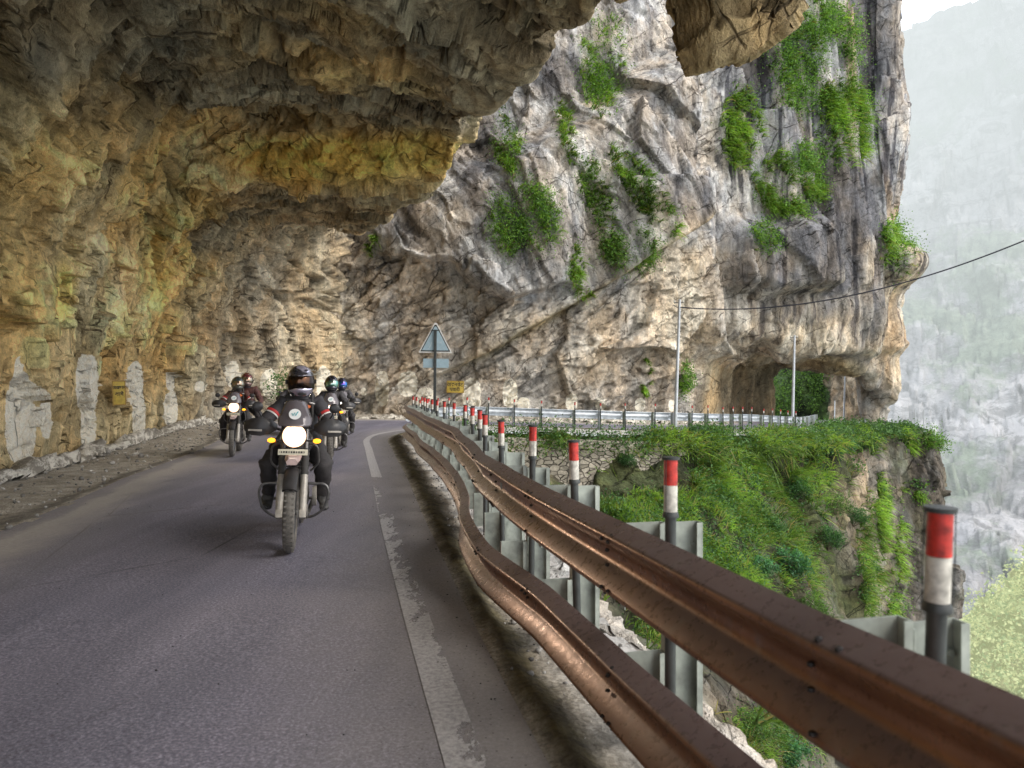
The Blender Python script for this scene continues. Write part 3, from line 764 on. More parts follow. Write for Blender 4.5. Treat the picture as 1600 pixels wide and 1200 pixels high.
M['hill'] = haze_glow_mat('hill_painted_sun', (.95, .95, .50), (.22, .40, .08), (.90, .93, .56), 90, 160, .34, .50, -60, 20, .05, .45, .95, .46)  # yellow glow stands in for sunlight that misses this slope
def far_surface(name, rows, mat, sub, amp, cells, seed):
    c = np.array([[P(*p) for p in r] for r in rows])
    G = cr(c, [sub]*(len(rows)-1), 0); G = cr(G, [sub]*(c.shape[1]-1), 1)
    N = grid_normals(G).reshape(-1, 3); V = G.reshape(-1, 3)
    a, _ = facet(V, (cells, cells, cells), seed, 1.); b, _ = facet(V, (cells/3, cells/3, cells/2), seed+3, 1.); e, _ = facet(V, (cells/9,)*3, seed+7, 1.)
    V = V+N*((a+.4*b+.15*e+.5*fbm(V, cells, seed, 5))*amp)[:, None]
    o = mesh_np(name, V, grid_faces(*G.shape[:2]), mat); tag(o, kind='structure'); return o, V
far_surface('mountain', [
    [(900, 60, 470), (1200, 70, 450), (1340, 60, 440), (1400, 42, 420), (1460, 22, 410), (1520, 8, 400), (1580, -20, 390), (1700, -90, 360), (1900, -200, 330)],
    [(900, 200, 430), (1200, 200, 400), (1340, 200, 390), (1400, 200, 380), (1460, 200, 370), (1520, 200, 360), (1580, 180, 350), (1700, 160, 330), (1900, 120, 300)],
    [(900, 420, 380), (1200, 420, 340), (1340, 420, 330), (1400, 430, 330), (1460, 430, 320), (1520, 430, 310), (1580, 430, 300), (1700, 430, 290), (1900, 420, 260)],
    [(900, 620, 300), (1200, 620, 280), (1340, 620, 270), (1400, 630, 265), (1460, 630, 260), (1520, 640, 250), (1580, 640, 245), (1700, 640, 235), (1900, 640, 220)],
    [(900, 800, 260), (1200, 800, 240), (1340, 800, 230), (1400, 800, 220), (1460, 805, 215), (1520, 800, 210), (1580, 800, 205), (1700, 800, 200), (1900, 800, 190)],
    [(900, 1000, 200), (1200, 1000, 190), (1340, 1000, 180), (1400, 1000, 175), (1460, 1000, 170), (1520, 1000, 165), (1580, 1000, 165), (1700, 1000, 160), (1900, 1000, 150)],
    [(900, 1500, 150), (1200, 1500, 140), (1340, 1500, 130), (1400, 1500, 130), (1460, 1500, 130), (1520, 1500, 130), (1580, 1500, 130), (1700, 1500, 130), (1900, 1500, 130)]], M['mtn'], 26, 9, 45, 5)
_, VH = far_surface('hillside_painted_sun', [
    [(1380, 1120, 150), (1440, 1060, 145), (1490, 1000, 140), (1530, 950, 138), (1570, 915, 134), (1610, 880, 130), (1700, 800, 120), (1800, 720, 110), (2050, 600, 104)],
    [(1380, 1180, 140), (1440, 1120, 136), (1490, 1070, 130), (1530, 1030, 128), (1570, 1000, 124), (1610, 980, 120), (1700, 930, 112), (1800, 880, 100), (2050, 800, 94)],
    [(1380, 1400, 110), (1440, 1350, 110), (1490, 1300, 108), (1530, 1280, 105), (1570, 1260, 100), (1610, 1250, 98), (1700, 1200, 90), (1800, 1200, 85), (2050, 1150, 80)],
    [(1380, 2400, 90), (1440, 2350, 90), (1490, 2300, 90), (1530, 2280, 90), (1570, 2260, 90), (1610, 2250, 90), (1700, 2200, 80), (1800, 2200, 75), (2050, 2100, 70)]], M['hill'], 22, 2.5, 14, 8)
# river bed / valley floor reaching the horizon
s = NT('valley_floor'); c = s.coord()
mt = s.done(s.bsdf(s.mix(s.noise(c, .02, 8, .7), (.18, .2, .14), (.4, .4, .38)), .95))
M['floor'] = mt
mesh_np('ground', [(-1500, -1500, -75), (1500, -1500, -75), (1500, 2500, -75), (-1500, 2500, -75)], [[0, 1, 2, 3]], mt, smooth=False)['kind'] = 'structure'
# the mountain side behind the road (left), closing the scene around the tunnel
# ------------------------------------------------------------------ mesh builder
class MB:
    def __init__(s): s.bm = bmesh.new(); s.mi = 0
    def _fin(s, n0):
        s.bm.faces.ensure_lookup_table()
        for f in s.bm.faces[n0:]: f.material_index = s.mi
    def box(s, c, size, rot=None, bev=0.0):
        n0 = len(s.bm.faces)
        r = bmesh.ops.create_cube(s.bm, size=1)['verts']
        bmesh.ops.scale(s.bm, vec=size, verts=r)
        if bev:
            es = list({e for v in r for e in v.link_edges})
            rr = bmesh.ops.bevel(s.bm, geom=es, offset=bev, segments=2, affect='EDGES', profile=.6)
            r = list({v for f in rr['faces'] for v in f.verts} | {v for v in r if v.is_valid})
        if rot is not None: bmesh.ops.rotate(s.bm, cent=(0, 0, 0), matrix=Matrix.Rotation(rot[0], 3, 'X') @ Matrix.Rotation(rot[1], 3, 'Y') @ Matrix.Rotation(rot[2], 3, 'Z'), verts=r)
        bmesh.ops.translate(s.bm, vec=c, verts=r); s._fin(n0); return s
    def tube(s, pts, r, seg=10, caps=True, closed=False):
        n0 = len(s.bm.faces)
        pts = [Vector(p) for p in pts]; n = len(pts)
        rs = r if isinstance(r, (list, tuple)) else [r]*n
        rings = []; up = None
        for i, p in enumerate(pts):
            a = pts[i-1] if (i > 0 or closed) else p; b = pts[(i+1) % n] if (i < n-1 or closed) else p
            t = (b-a).normalized()
            if up is None:
                up = t.orthogonal().normalized()
            up = (up-t*up.dot(t)).normalized(); sd = t.cross(up)
            rings.append([s.bm.verts.new(p+(up*math.cos(2*math.pi*k/seg)+sd*math.sin(2*math.pi*k/seg))*rs[i]) for k in range(seg)])
        m = n if closed else n-1
        for i in range(m):
            A, Bq = rings[i], rings[(i+1) % n]
            for k in range(seg): s.bm.faces.new((A[k], A[(k+1) % seg], Bq[(k+1) % seg], Bq[k]))
        if caps and not closed:
            s.bm.faces.new(rings[0][::-1]); s.bm.faces.new(rings[-1])
        s._fin(n0); return s
    def cyl(s, a, b, r, r2=None, seg=16): return s.tube([a, b], [r, r if r2 is None else r2], seg)
    def lathe(s, prof, c=(0, 0, 0), axis='Z', seg=32, closed=False, rot=None):
        n0 = len(s.bm.faces)
        vs = []
        mt = {'Z': Matrix.Identity(3), 'X': Matrix.Rotation(R(90), 3, 'Y'), 'Y': Matrix.Rotation(R(-90), 3, 'X')}[axis]
        if rot is not None: mt = rot @ mt
        for (r, z) in prof:
            vs.append([s.bm.verts.new(mt @ Vector((r*math.cos(2*math.pi*k/seg), r*math.sin(2*math.pi*k/seg), z))+Vector(c)) for k in range(seg)])
        L = len(vs)
        for i in range(L if closed else L-1):
            A, Bq = vs[i], vs[(i+1) % L]
            for k in range(seg): s.bm.faces.new((A[k], A[(k+1) % seg], Bq[(k+1) % seg], Bq[k]))
        if not closed:
            for ring, fl in ((vs[0], True), (vs[-1], False)):
                if prof[0 if fl else -1][0] > 1e-5: s.bm.faces.new(ring[::-1] if fl else ring)
        s._fin(n0); return s
    def ell(s, c, size, rot=None, sub=3):
        n0 = len(s.bm.faces)
        r = bmesh.ops.create_icosphere(s.bm, subdivisions=sub, radius=1)['verts']
        bmesh.ops.scale(s.bm, vec=size, verts=r)
        if rot is not None: bmesh.ops.rotate(s.bm, cent=(0, 0, 0), matrix=Matrix.Rotation(rot[0], 3, 'X') @ Matrix.Rotation(rot[1], 3, 'Y') @ Matrix.Rotation(rot[2], 3, 'Z'), verts=r)
        bmesh.ops.translate(s.bm, vec=c, verts=r); s._fin(n0); return s
    def poly(s, pts, th=0, dirv=(0, -1, 0)):
        n0 = len(s.bm.faces)
        a = [s.bm.verts.new(p) for p in pts]; s.bm.faces.new(a)
        if th:
            b = [s.bm.verts.new(Vector(p)+Vector(dirv)*th) for p in pts]; s.bm.faces.new(b[::-1])
            for i in range(len(pts)): s.bm.faces.new((a[i], b[i], b[(i+1) % len(pts)], a[(i+1) % len(pts)]))
        s._fin(n0); return s
    def loft(s, secs, cap=True):
        n0 = len(s.bm.faces)
        vs = [[s.bm.verts.new(p) for p in sec] for sec in secs]; m = len(secs[0])
        for A, Bq in zip(vs, vs[1:]):
            for k in range(m): s.bm.faces.new((A[k], A[(k+1) % m], Bq[(k+1) % m], Bq[k]))
        if cap: s.bm.faces.new(vs[0][::-1]); s.bm.faces.new(vs[-1])
        s._fin(n0); return s
    def mirror_x(s):
        g = bmesh.ops.duplicate(s.bm, geom=s.bm.verts[:]+s.bm.edges[:]+s.bm.faces[:])
        v = [e for e in g['geom'] if isinstance(e, bmesh.types.BMVert)]
        for q in v: q.co.x *= -1
        bmesh.ops.reverse_faces(s.bm, faces=[e for e in g['geom'] if isinstance(e, bmesh.types.BMFace)])
        return s
    def build(s, name, mat, parent=None, smooth=True, angle=40):
        bmesh.ops.recalc_face_normals(s.bm, faces=s.bm.faces)
        me = bpy.data.meshes.new(name); s.bm.to_mesh(me); s.bm.free()
        o = link_mesh(name, me, mat, parent, False)
        if smooth:
            me.shade_smooth()
            try: me.set_sharp_from_angle(angle=R(angle))
            except Exception: pass
        return o

def rounded(pts, r=.03, n=4):
    """fillet a polyline"""
    P_ = [Vector(p) for p in pts]; out = [P_[0]]
    for i in range(1, len(P_)-1):
        a, b, c = P_[i-1], P_[i], P_[i+1]
        ra = min(r, (a-b).length*.45); rb = min(r, (c-b).length*.45)
        p = b+(a-b).normalized()*ra; q = b+(c-b).normalized()*rb
        for k in range(n+1):
            t = k/n; out.append(p*(1-t)**2+b*2*t*(1-t)+q*t*t)
    out.append(P_[-1]); return out

# ------------------------------------------------------------------ materials for street furniture
def beam_mat():
    s = NT('weathered_brown_beam'); c = s.coord(); n = s.noise(c, 2.2, 6, .65); n2 = s.noise(c, 26, 6, .7)
    st = s.noise(s.mapp(c, (8, 8, .8)), 1.2, 5, .6)
    nrm = s.n('ShaderNodeNewGeometry'); sep = s.n('ShaderNodeSeparateXYZ'); s.t.links.new(nrm.outputs['Normal'], sep.inputs[0])
    col = s.mix(s.ramp(n, [(.3, 0.), (.7, 1.)]), (.19, .085, .042), (.36, .17, .085))
    dust = s.ramp(sep.outputs[2], [(.30, 0.), (.75, .8)])
    col = s.mix(dust, col, s.mix(n2, (.16, .13, .14), (.31, .255, .265)))
    col = s.mix(s.ramp(n2, [(.62, 0.), (.78, .28)]), col, (.06, .04, .035))
    col = s.mix(s.ramp(st, [(.55, 0.), (.7, .35)]), col, (.30, .26, .24))
    return s.done(s.bsdf(col, s.maprange(n2, .3, .7, .20, .42), .55, s.bump(n2, .12, .01), .5))
M['beam'] = beam_mat()
M['silver'] = simple('galvanised_beam', (.52, .55, .58), .45, .5, 6, .25, .05)
M['galv'] = simple('dull_galvanised_steel', (.33, .36, .32), .5, .35, 9, .42, .05)
M['galv_dark'] = simple('dark_steel', (.06, .062, .062), .5, .4, 12, .3, .05)
M['pipe'] = simple('dark_painted_pipe', (.045, .05, .048), .5, .2, 14, .35, .08)
M['red'] = simple('red_reflective_sleeve', (.46, .03, .02), .42, 0, 34, .55, .03)
M['white'] = simple('white_reflective_sleeve', (.52, .50, .44), .5, 0, 34, .42, .03)
M['bolt'] = simple('bolt', (.03, .025, .022), .5, .6, 20, .2)
M['signback'] = simple('blue_grey_sign_plate', (.34, .46, .52), .5, .3, 9, .12, .02)
M['offwhite'] = simple('off_white_rim', (.70, .70, .68), .5, 0, 20, .15)
M['yellow'] = simple('ochre_sign_paint', (.50, .36, .06), .6, 0, 12, .25, .05)
M['ink'] = simple('black_ink', (.03, .025, .02), .7)
M['pole'] = simple('pale_steel_pole', (.48, .50, .52), .5, .4, 8, .2)
M['wire'] = simple('black_cable', (.02, .02, .035), .6)
M['plate_paint'] = simple('whitewashed_plate', (.6, .62, .58), .6, 0, 9, .3)

# ------------------------------------------------------------------ guard rails
WPROF = [(-.004, .146), (.002, .156), (.072, .120), (.081, .114), (.085, .104), (.082, .092), (.016, .034), (.006, .022), (.004, .0), (.006, -.022), (.016, -.034), (.082, -.092), (.085, -.104), (.081, -.114), (.072, -.120), (.002, -.156), (-.004, -.146)]
RP = [(2.74, -6), (1.21, 0), (.876, 1.31), (.66, 2.14), (.525, 2.68), (.23, 3.88), (-.045, 5.06), (-.19, 6.08), (-.33, 7.24), (-.5, 8.4), (-.657, 9.5), (-.9, 10.8), (-1.12, 11.9), (-1.56, 14), (-2.09, 16.8), (-2.65, 19.6), (-2.90, 21.0), (-3.0, 22.2)]
RPF = [(-3.0, 22.2), (-2.95, 23.4), (-2.5, 25.6), (-1.9, 27.0), (-1.07, 27.75), (-.1, 28.0), (1.05, 28.2), (2.1, 28.4), (3.15, 28.7), (4.2, 29), (5.4, 29.5), (6.6, 30.3), (8.2, 31.6), (10.6, 34.5), (12.8, 37), (15, 40), (17, 43.8), (19, 48)]
def resample(pts, step):
    p = cr(np.array(pts, dtype=float), [14]*(len(pts)-1), 0)
    s_ = np.concatenate([[0], np.cumsum(np.linalg.norm(np.diff(p, axis=0), axis=1))])
    n = int(s_[-1]/step)+1; q = np.linspace(0, s_[-1], n)
    return np.stack([np.interp(q, s_, p[:, 0]), np.interp(q, s_, p[:, 1])], 1), q
def side(p):
    d = np.gradient(p, axis=0); d /= np.linalg.norm(d, axis=1, keepdims=True)
    return np.stack([-d[:, 1], d[:, 0]], 1), d        # towards the road (left of travel)
def beam(name, path, zc, mat, parent, twist=None, th=.0035):
    nrm, _ = side(path); n = len(path); V = []
    for pass_ in (0, 1):
        for (o, z) in WPROF:
            o2 = o-th*pass_
            V.append(np.stack([path[:, 0]+nrm[:, 0]*o2, path[:, 1]+nrm[:, 1]*o2, zc+z], 1))
    V = np.array(V); m = len(WPROF)
    F = np.concatenate([grid_faces(m, n), grid_faces(m, n)[:, ::-1]+m*n])
    # rims top and bottom
    i = np.arange(n-1)
    F = np.concatenate([F, np.stack([i, i+m*n, i+1+m*n, i+1], 1), np.stack([i+(m-1)*n, i+1+(m-1)*n, i+1+(2*m-1)*n, i+(2*m-1)*n], 1)])
    o = mesh_np(name, V.reshape(-1, 3), F, mat, parent)
    try: o.data.set_sharp_from_angle(angle=R(50))
    except Exception: pass
    return o
rail = empty('guardrail', (1.21, 0, 0))
tag(rail, 'long dented brown double-beam guardrail on grey steel posts along the drop at right', 'guardrail')
def child_of(o, root):
    o.parent = root; o.matrix_parent_inverse = Matrix.Translation(-Vector(root.location)); return o
pathN, sN = resample(RP, .12)
RS2 = np.random.RandomState(5)
def wob(s_, sd, a): return a*np.interp(s_, np.arange(0, 60, 1.15)[:53], np.random.RandomState(sd).randn(53))
up = beam('upper_beam', pathN+side(pathN)[0]*wob(sN, 3, .012)[:, None], .755+wob(sN, 1, .008), M['beam'], None); child_of(up, rail)
lowz = .235+np.interp(pathN[:, 1], [0, 3, 7, 9.9, 12, 14.5, 17, 20], [.0, .0, .0, .025, .03, 0, .03, .0])+wob(sN, 8, .012)
dip = .10*np.exp(-((pathN[:, 1]-6.2)/1.6)**2)
lo = beam('lower_beam', pathN+side(pathN)[0]*(wob(sN, 9, .02)+dip)[:, None], lowz, M['beam'], None); child_of(lo, rail)
# posts: web across the rail so its broad face looks back along the road
def channel(mb, c, d, nrm, x0, x1, z0, z1, th=.005, fl=.045):
    """plate in the plane spanned by outward (-nrm) and Z from x0..x1 behind the beam, with return flanges"""
    o = -np.array([nrm[0], nrm[1], 0]); dd = np.array([d[0], d[1], 0]); c = np.array([c[0], c[1], 0])
    def bx(a0, a1, b0, b1):
        ps = []
        for z in (z0, z1):
            for (a, b) in ((a0, b0), (a1, b0), (a1, b1), (a0, b1)): ps.append(tuple(c+o*a+dd*b+np.array([0, 0, z])))
        v = [mb.bm.verts.new(p) for p in ps]
        for f in ((0, 3, 2, 1), (4, 5, 6, 7), (0, 1, 5, 4), (1, 2, 6, 5), (2, 3, 7, 6), (3, 0, 4, 7)): mb.bm.faces.new([v[k] for k in f])
    bx(x0, x1, 0, th)
    bx(x0, x0+th, -fl, -.0005)
    bx(x1-th, x1, -fl, -.0005)
    bx(x1-th-.02, x1-th-.0005, -fl, -fl+th)
YS = [.6, 1.80, 3.02, 4.2, 5.35, 6.5, 7.65, 8.7, 9.75, 10.8, 11.9, 13.0, 14.1, 15.2, 16.3, 17.4, 18.5, 19.6, 20.7, 21.8]
sidN, dirN = side(pathN)
DEL = []; boltme = None
for k, Y in enumerate(YS):
    i = int(np.argmin(abs(pathN[:, 1]-Y))); c = pathN[i]; nr_ = sidN[i]; d_ = dirN[i]
    mb = MB(); channel(mb, c, d_, nr_, .185, .345, -.35, .89+random.uniform(-.01, .01))
    o_ = -np.array([nr_[0], nr_[1]])
    for (a, z) in ((.21, .52), (.21, .28), (.325, .55), (.325, .12), (.325, .8), (.26, .62)):
        p = c+o_*a; q = p-np.array(d_)*.012
        mb.cyl((q[0], q[1], z), (p[0], p[1], z), .010 if a != .26 else .018, seg=8)
    child_of(mb.build('post', M['galv'], None), rail)
    for nm, zc in (('upper_spacer', .735), ('lower_spacer', .215)):
        mb = MB(); channel(mb, c, d_, nr_, .006, .183, zc-.17, zc+.165)
        child_of(mb.build(nm, M['galv'], None), rail)
    # bolts through the beam at the splice
    for zc, off in () if k > 9 else ((.755, 0), (float(lowz[i]), .0)):
        for dz, o2 in ((.118, .070), (.095, .086), (-.03, .032), (.03, .032), (-.095, .086), (-.118, .070)):
            for ds in (-.10, -.03, ) if abs(dz) > .04 else (.05,):
                if random.random() < .25: continue
                oo = o2+(float(dip[i])+float(wob(sN, 9, .02)[i]) if zc < .5 else float(wob(sN, 3, .012)[i]))
                p = c+nr_*oo+d_*ds
                if boltme is None:
                    bo = MB().ell((0, 0, 0), (.011, .011, .009), sub=1).build('splice_bolt', M['bolt'], None); boltme = bo.data
                else:
                    bo = bpy.data.objects.new('splice_bolt', boltme); COL.objects.link(bo)
                bo.location = (p[0], p[1], zc+dz); bo.matrix_parent_inverse = Matrix.Translation(-Vector(rail.location)); bo.parent = rail; bo.matrix_parent_inverse = Matrix.Translation(-Vector(rail.location))
    DEL.append((c, nr_, d_, Y))

def make_delineator():
    r = empty('marker_post')
    MB().cyl((0, 0, -.3), (0, 0, .955), .0215, seg=16).build('pole', M['pipe'], r)
    MB().cyl((0, 0, 1.068), (0, 0, 1.165), 0.0262, seg=20).build('red_band', M['red'], r)
    MB().cyl((0, 0, .966), (0, 0, 1.067), 0.0262, seg=20).build('white_band', M['white'], r)
    MB().lathe([(0, .944), (.032, .944), (.032, .952), (.027, .9655), (0, .9655)], seg=20).build('collar', M['pipe'], r)
    MB().lathe([(0, 1.1655), (.034, 1.1655), (.035, 1.176), (0, 1.180)], seg=20).build('cap', M['pipe'], r)
    m = MB()
    for sx in (-1, 1): m.tube([(sx*.030, 0, .95), (sx*.032, 0, 1.06), (sx*.030, 0, 1.172)], .0013, 5)
    m.build('guard_wire', M['pipe'], r)
    return r
delp = make_delineator()
def copy_tree(o, parent=None):
    c = o.copy(); COL.objects.link(c)
    if parent is not None: c.parent = parent
    for ch in list(o.children): copy_tree(ch, c)
    return c
ORD = ['nearest', 'second nearest', 'third nearest', 'fourth', 'fifth', 'sixth', 'seventh', 'eighth', 'ninth', 'tenth', 'eleventh', 'twelfth', 'thirteenth', 'fourteenth', 'fifteenth', 'sixteenth', 'seventeenth', 'eighteenth', 'nineteenth', 'twentieth', 'twenty-first', 'twenty-second', 'twenty-third', 'twenty-fourth', 'twenty-fifth', 'twenty-sixth', 'twenty-seventh', 'twenty-eighth', 'twenty-ninth', 'thirtieth']
PXC = {1.80: 1462, 3.02: 1051, 4.2: 906, 5.35: 832, 6.5: 787, 7.65: 760, 8.7: 752, 9.75: 744, 10.8: 738, 11.9: 728, 13.0: 710, 14.1: 693, 15.2: 683, 16.3: 675, 17.4: 669, 18.5: 665, 19.6: 659, 20.7: 651, 21.8: 646}
n_ = 0
for (c, nr_, d_, Y) in DEL[1:]:
    o = delp if n_ == 0 else copy_tree(delp)
    yy = Y-.07
    o.location = ((PXC[Y]-800)/1200*yy-(.031 if n_ == 0 else .01), yy, random.uniform(-.02, .01)+(.022 if n_ == 0 else 0))
    o.rotation_euler = (random.uniform(-.02, .02), .03 if n_ == 0 else random.uniform(-.02, .04), random.uniform(0, 6))
    tag(o, '%s red and white marker post from the camera, behind the brown guardrail' % ORD[n_], 'marker post', 'marker posts along the brown guardrail'); n_ += 1

# far rail
rail2 = empty('guardrail', (-3, 22.2, 0))
tag(rail2, 'silver single-beam guardrail with grey posts around the far outside of the bend', 'guardrail')
pathF, sF = resample(RPF, .25)
zF = np.interp(pathF[:, 0], [-3, -1, 6.5, 10.6, 15, 19], [-.05, -.08, -.38, -.6, -.95, -1.1])
child_of(beam('beam', pathF, .62+zF, M['silver'], None), rail2)
sidF, dirF = side(pathF)
FP = []
s0 = .9
while s0 < sF[-1]:
    i = int(np.argmin(abs(sF-s0))); FP.append(i); s0 += 1.07
lab = 0
for k, i in enumerate(FP):
    c = pathF[i]; mb = MB(); channel(mb, c, dirF[i], sidF[i], .02, .16, -.6+zF[i], .78+zF[i])
    child_of(mb.build('post', M['galv'] if k % 3 else M['silver'], None), rail2)
    if k < 24:
        o = copy_tree(delp); p = c-sidF[i]*.19
        o.location = (p[0], p[1], -.08+zF[i]+random.uniform(-.03, .03)); o.rotation_euler = (0, random.uniform(-.02, .03), random.uniform(0, 6))
        tag(o, '%s red and white marker post on silver far guardrail, counted from the sign' % ORD[lab], 'marker post', 'marker posts along the silver guardrail'); lab += 1
# rail on the terrace at the far right
rail3 = empty('guardrail', P(1385, 664, 55)); tag(rail3, 'tiny pale guardrail on the cliff-top terrace at far right', 'guardrail')
pt = [P(1352, 655, 55), P(1385, 663, 54.5), P(1420, 668, 54), P(1446, 674, 54), P(1458, 682, 55)]
m = MB(); m.tube([Vector(p)+Vector((0, 0, .12)) for p in pt], .09, 6); child_of(m.build('beam', M['wire'], None), rail3)
for p in pt:
    m = MB(); m.box((p[0], p[1], p[2]-.5), (.1, .1, 1.2)); child_of(m.build('post', M['silver'], None), rail3)
m = MB()
m.loft([[(p[0], p[1]-.05, p[2]-.12), (p[0], p[1]-.05, p[2]-.5), (p[0], p[1]+.05, p[2]-.5), (p[0], p[1]+.05, p[2]-.12)] for p in pt]); child_of(m.build('lower_beam', M['offwhite'], None), rail3)

# ------------------------------------------------------------------ warning sign seen from behind
Ys = 20.6; k_ = Ys/1200
sg = empty('warning_sign', ((678.5-800)*k_, Ys, -.1)); tag(sg, 'triangular warning sign seen from its blue-grey back with small rectangular plate below', 'road sign')
sg.rotation_euler = (0, R(.6), 0)
m = MB(); m.box((0, 0, 1.53), (.075, .04, 3.06), bev=.004); m.build('post', M['pipe'], sg)
def tri(s_, z0, y):
    h = .80*s_; w_ = .9*s_
    return [(-w_/2, y, z0), (w_/2, y, z0), (.03*s_, y, z0+h), (-.03*s_, y, z0+h)]
zb = H0-(551-603)*k_+.1
m = MB(); m.poly(tri(1, zb, .036), .006, (0, 1, 0)); m.build('triangle_rim', M['offwhite'], sg)
m = MB(); m.poly(tri(.90, zb+.03, .0352), .004, (0, -1, 0)); m.build('black_border', M['ink'], sg)
m = MB(); m.poly(tri(.80, zb+.062, .0305), .003, (0, -1, 0)); m.build('triangle_plate', M['signback'], sg)
m = MB(); m.box((0, .0245, zb+.60), (.23, .006, .03)); m.build('bracket', M['pipe'], sg)
zr = H0-(567.5-603)*k_+.1
m = MB(); m.box((.02, .026, zr), (.69, .006, .245)); m.build('rectangular_plate', M['signback'], sg)
m = MB()
for pts_ in ([(-.16, .12), (-.12, .22), (-.10, .28)], [(.05, .30), (.08, .26), (.10, .28)], [(.12, .26), (.15, .30), (.15, .24), (.18, .27)], [(-.20, .08), (-.18, .11)]):
    m.tube([(x, .0265, zb+.0+z) for x, z in pts_], .004, 4)
m.build('scratched_mark', M['offwhite'], sg)

# ------------------------------------------------------------------ yellow boards on the rock
def hit(V, px, py, tol=6):
    x, y = proj(V); m_ = (abs(x-px) < tol) & (abs(y-py) < tol) & (V[:, 1] > 1)
    idx = np.where(m_)[0]
    if len(idx) == 0: return None
    return V[idx[np.argmin(V[idx, 1])]]
def board(px, py, V, w_, h_, rotz, roty, label, lines, off=.12, thick=.03):
    p = hit(V, px, py, 10); k = (p[1]-off)/p[1]
    pos = np.array(P(px, py, p[1]-off))
    r = empty('rock_sign', pos, (0, roty, rotz)); tag(r, label, 'sign')
    m = MB(); m.box((0, 0, 0), (w_, thick, h_), bev=.006); m.build('board', M['yellow'], r)
    m = MB()
    for (cx, cz, sx, sz) in ((0, h_/2-.012, w_, .02), (0, -h_/2+.012, w_, .02), (-w_/2+.011, 0, .018, h_-.045), (w_/2-.011, 0, .018, h_-.045)):
        m.box((cx, -thick/2-.004, cz), (sx, .010, sz))
    m.build('border', M['beige_b'], r)
    for (txt, cx, cz, size) in lines:
        cu = bpy.data.curves.new('lettering', 'FONT'); cu.body = txt; cu.size = size; cu.extrude = .002; cu.align_x = 'CENTER'; cu.align_y = 'CENTER'; cu.offset = .004
        to = bpy.data.objects.new('lettering', cu); COL.objects.link(to)
        dg = bpy.context.evaluated_depsgraph_get(); me = bpy.data.meshes.new_from_object(to.evaluated_get(dg))
        COL.objects.unlink(to); bpy.data.objects.remove(to)
        o = link_mesh('lettering', me, M['ink'], r, False); o.location = (cx, -thick/2-.004, cz); o.rotation_euler = (R(90), 0, 0)
    return r
M['beige_b'] = simple('dark_ochre_edge', (.36, .22, .05), .6)
board(711.5, 604.5, VB, .86, .60, .02, .02, 'small yellow board with black writing on rock right of the warning sign', [('वाहनवेट', -.02, .11, .27), ('पवारी', -.03, -.13, .24)])
board(186, 614, VA, .30, .60, R(38), R(-2), 'narrow upright ochre board with faded writing on left rock wall', [('सावधान', 0, .13, .11), ('आगे', 0, -.03, .12)], off=.16)

# ------------------------------------------------------------------ utility poles and cable
def upole(px0, py0, px1, py1, Y, r, label, arm=True):
    b = P(px0, py0, Y); t = P(px1, py1, Y)
    o = empty('utility_pole', b); tag(o, label, 'pole', 'utility poles along the far road')
    dv = Vector(t)-Vector(b)
    m = MB(); m.tube([(0, 0, -.6), tuple(dv)], [r, r*.65], 10); m.build('mast', M['pole'], o)
    if arm:
        m = MB(); m.tube([tuple(dv*.97+Vector((-.22, 0, 0))), tuple(dv*.97+Vector((.16, 0, .02)))], .02, 6); m.tube([tuple(dv*.93+Vector((-.24, 0, .10))), tuple(dv*.93+Vector((0, 0, -.05)))], .014, 6); m.build('crossarm', M['galv_dark'], o)
        for x in (-.2, .14):
            m = MB(); q = dv*.97+Vector((x, 0, .02)); m.lathe([(0, 0), (.035, .0), (.04, .03), (.025, .05), (.03, .08), (0, .10)], tuple(q), seg=10); m.build('insulator', M['white'], o)
    return o
upole(1055, 645, 1062, 468, 29.7, .075, 'tallest pale utility pole, nearest one, in front of the cliff by the far guardrail')
upole(1238, 652, 1241.5, 524, 40.6, .085, 'pale utility pole standing in front of the second rock tunnel opening')
upole(1318.5, 650, 1320.5, 583, 62, .08, 'thin pale pole inside the second rock tunnel opening, right side', False)
upole(1304, 648, 1304.5, 626, 78, .06, 'tiny thin pole left of the pole inside the tunnel opening', False)
upole(1430, 668, 1430, 638, 56, .05, 'left one of two tiny poles on the far terrace', False)
upole(1444, 672, 1443, 640, 57, .05, 'right one of two tiny poles on the far terrace', False)
a = Vector(P(1061.5, 480, 29.7)); b = Vector(P(1720, 322, 22)); pts = []
for i in range(50):
    t = i/49; p = a.lerp(b, t); p.z -= 4*1.0*t*(1-t); pts.append(p)
m = MB(); m.tube(pts, .021, 6); cb = m.build('cable', M['wire'])
tag(cb, 'dark sagging cable from the tallest utility pole across the cliff to the right edge', 'cable')

# ------------------------------------------------------------------ dry-stone retaining wall under the far rail
def masonry():
    s = NT('dry_stone_masonry'); c = s.coord()
    mp = s.mapp(c, (1, .4, 1.7))
    e = s.vor(mp, 3.6, 'DISTANCE_TO_EDGE'); cc = s.vor(mp, 3.6, 'F1', 'Color'); bw = s.n('ShaderNodeRGBToBW'); s.t.links.new(cc, bw.inputs[0])
    n = s.noise(c, 9, 6, .7)
    col = s.mix(bw.outputs[0], (.20, .18, .14), (.48, .43, .35)); col = s.mix(1., col, s.ramp(n, [(.3, .6), (.65, 1.3)]), 'MULTIPLY')
    k = s.ramp(e, [(0., 0.), (.07, 1.)]); col = s.mix(k, (.035, .03, .025), col)
    return s.done(s.bsdf(col, .9, 0, s.bump(s.math('ADD', k, s.math('MULTIPLY', n, .4)), .9, .06), .2))
M['masonry'] = masonry()
rw = [(-.9, 26.45), (.2, 26.75), (1.2, 26.95), (2.6, 27.2), (4.2, 27.7), (6.0, 28.4), (7.2, 29.2)]
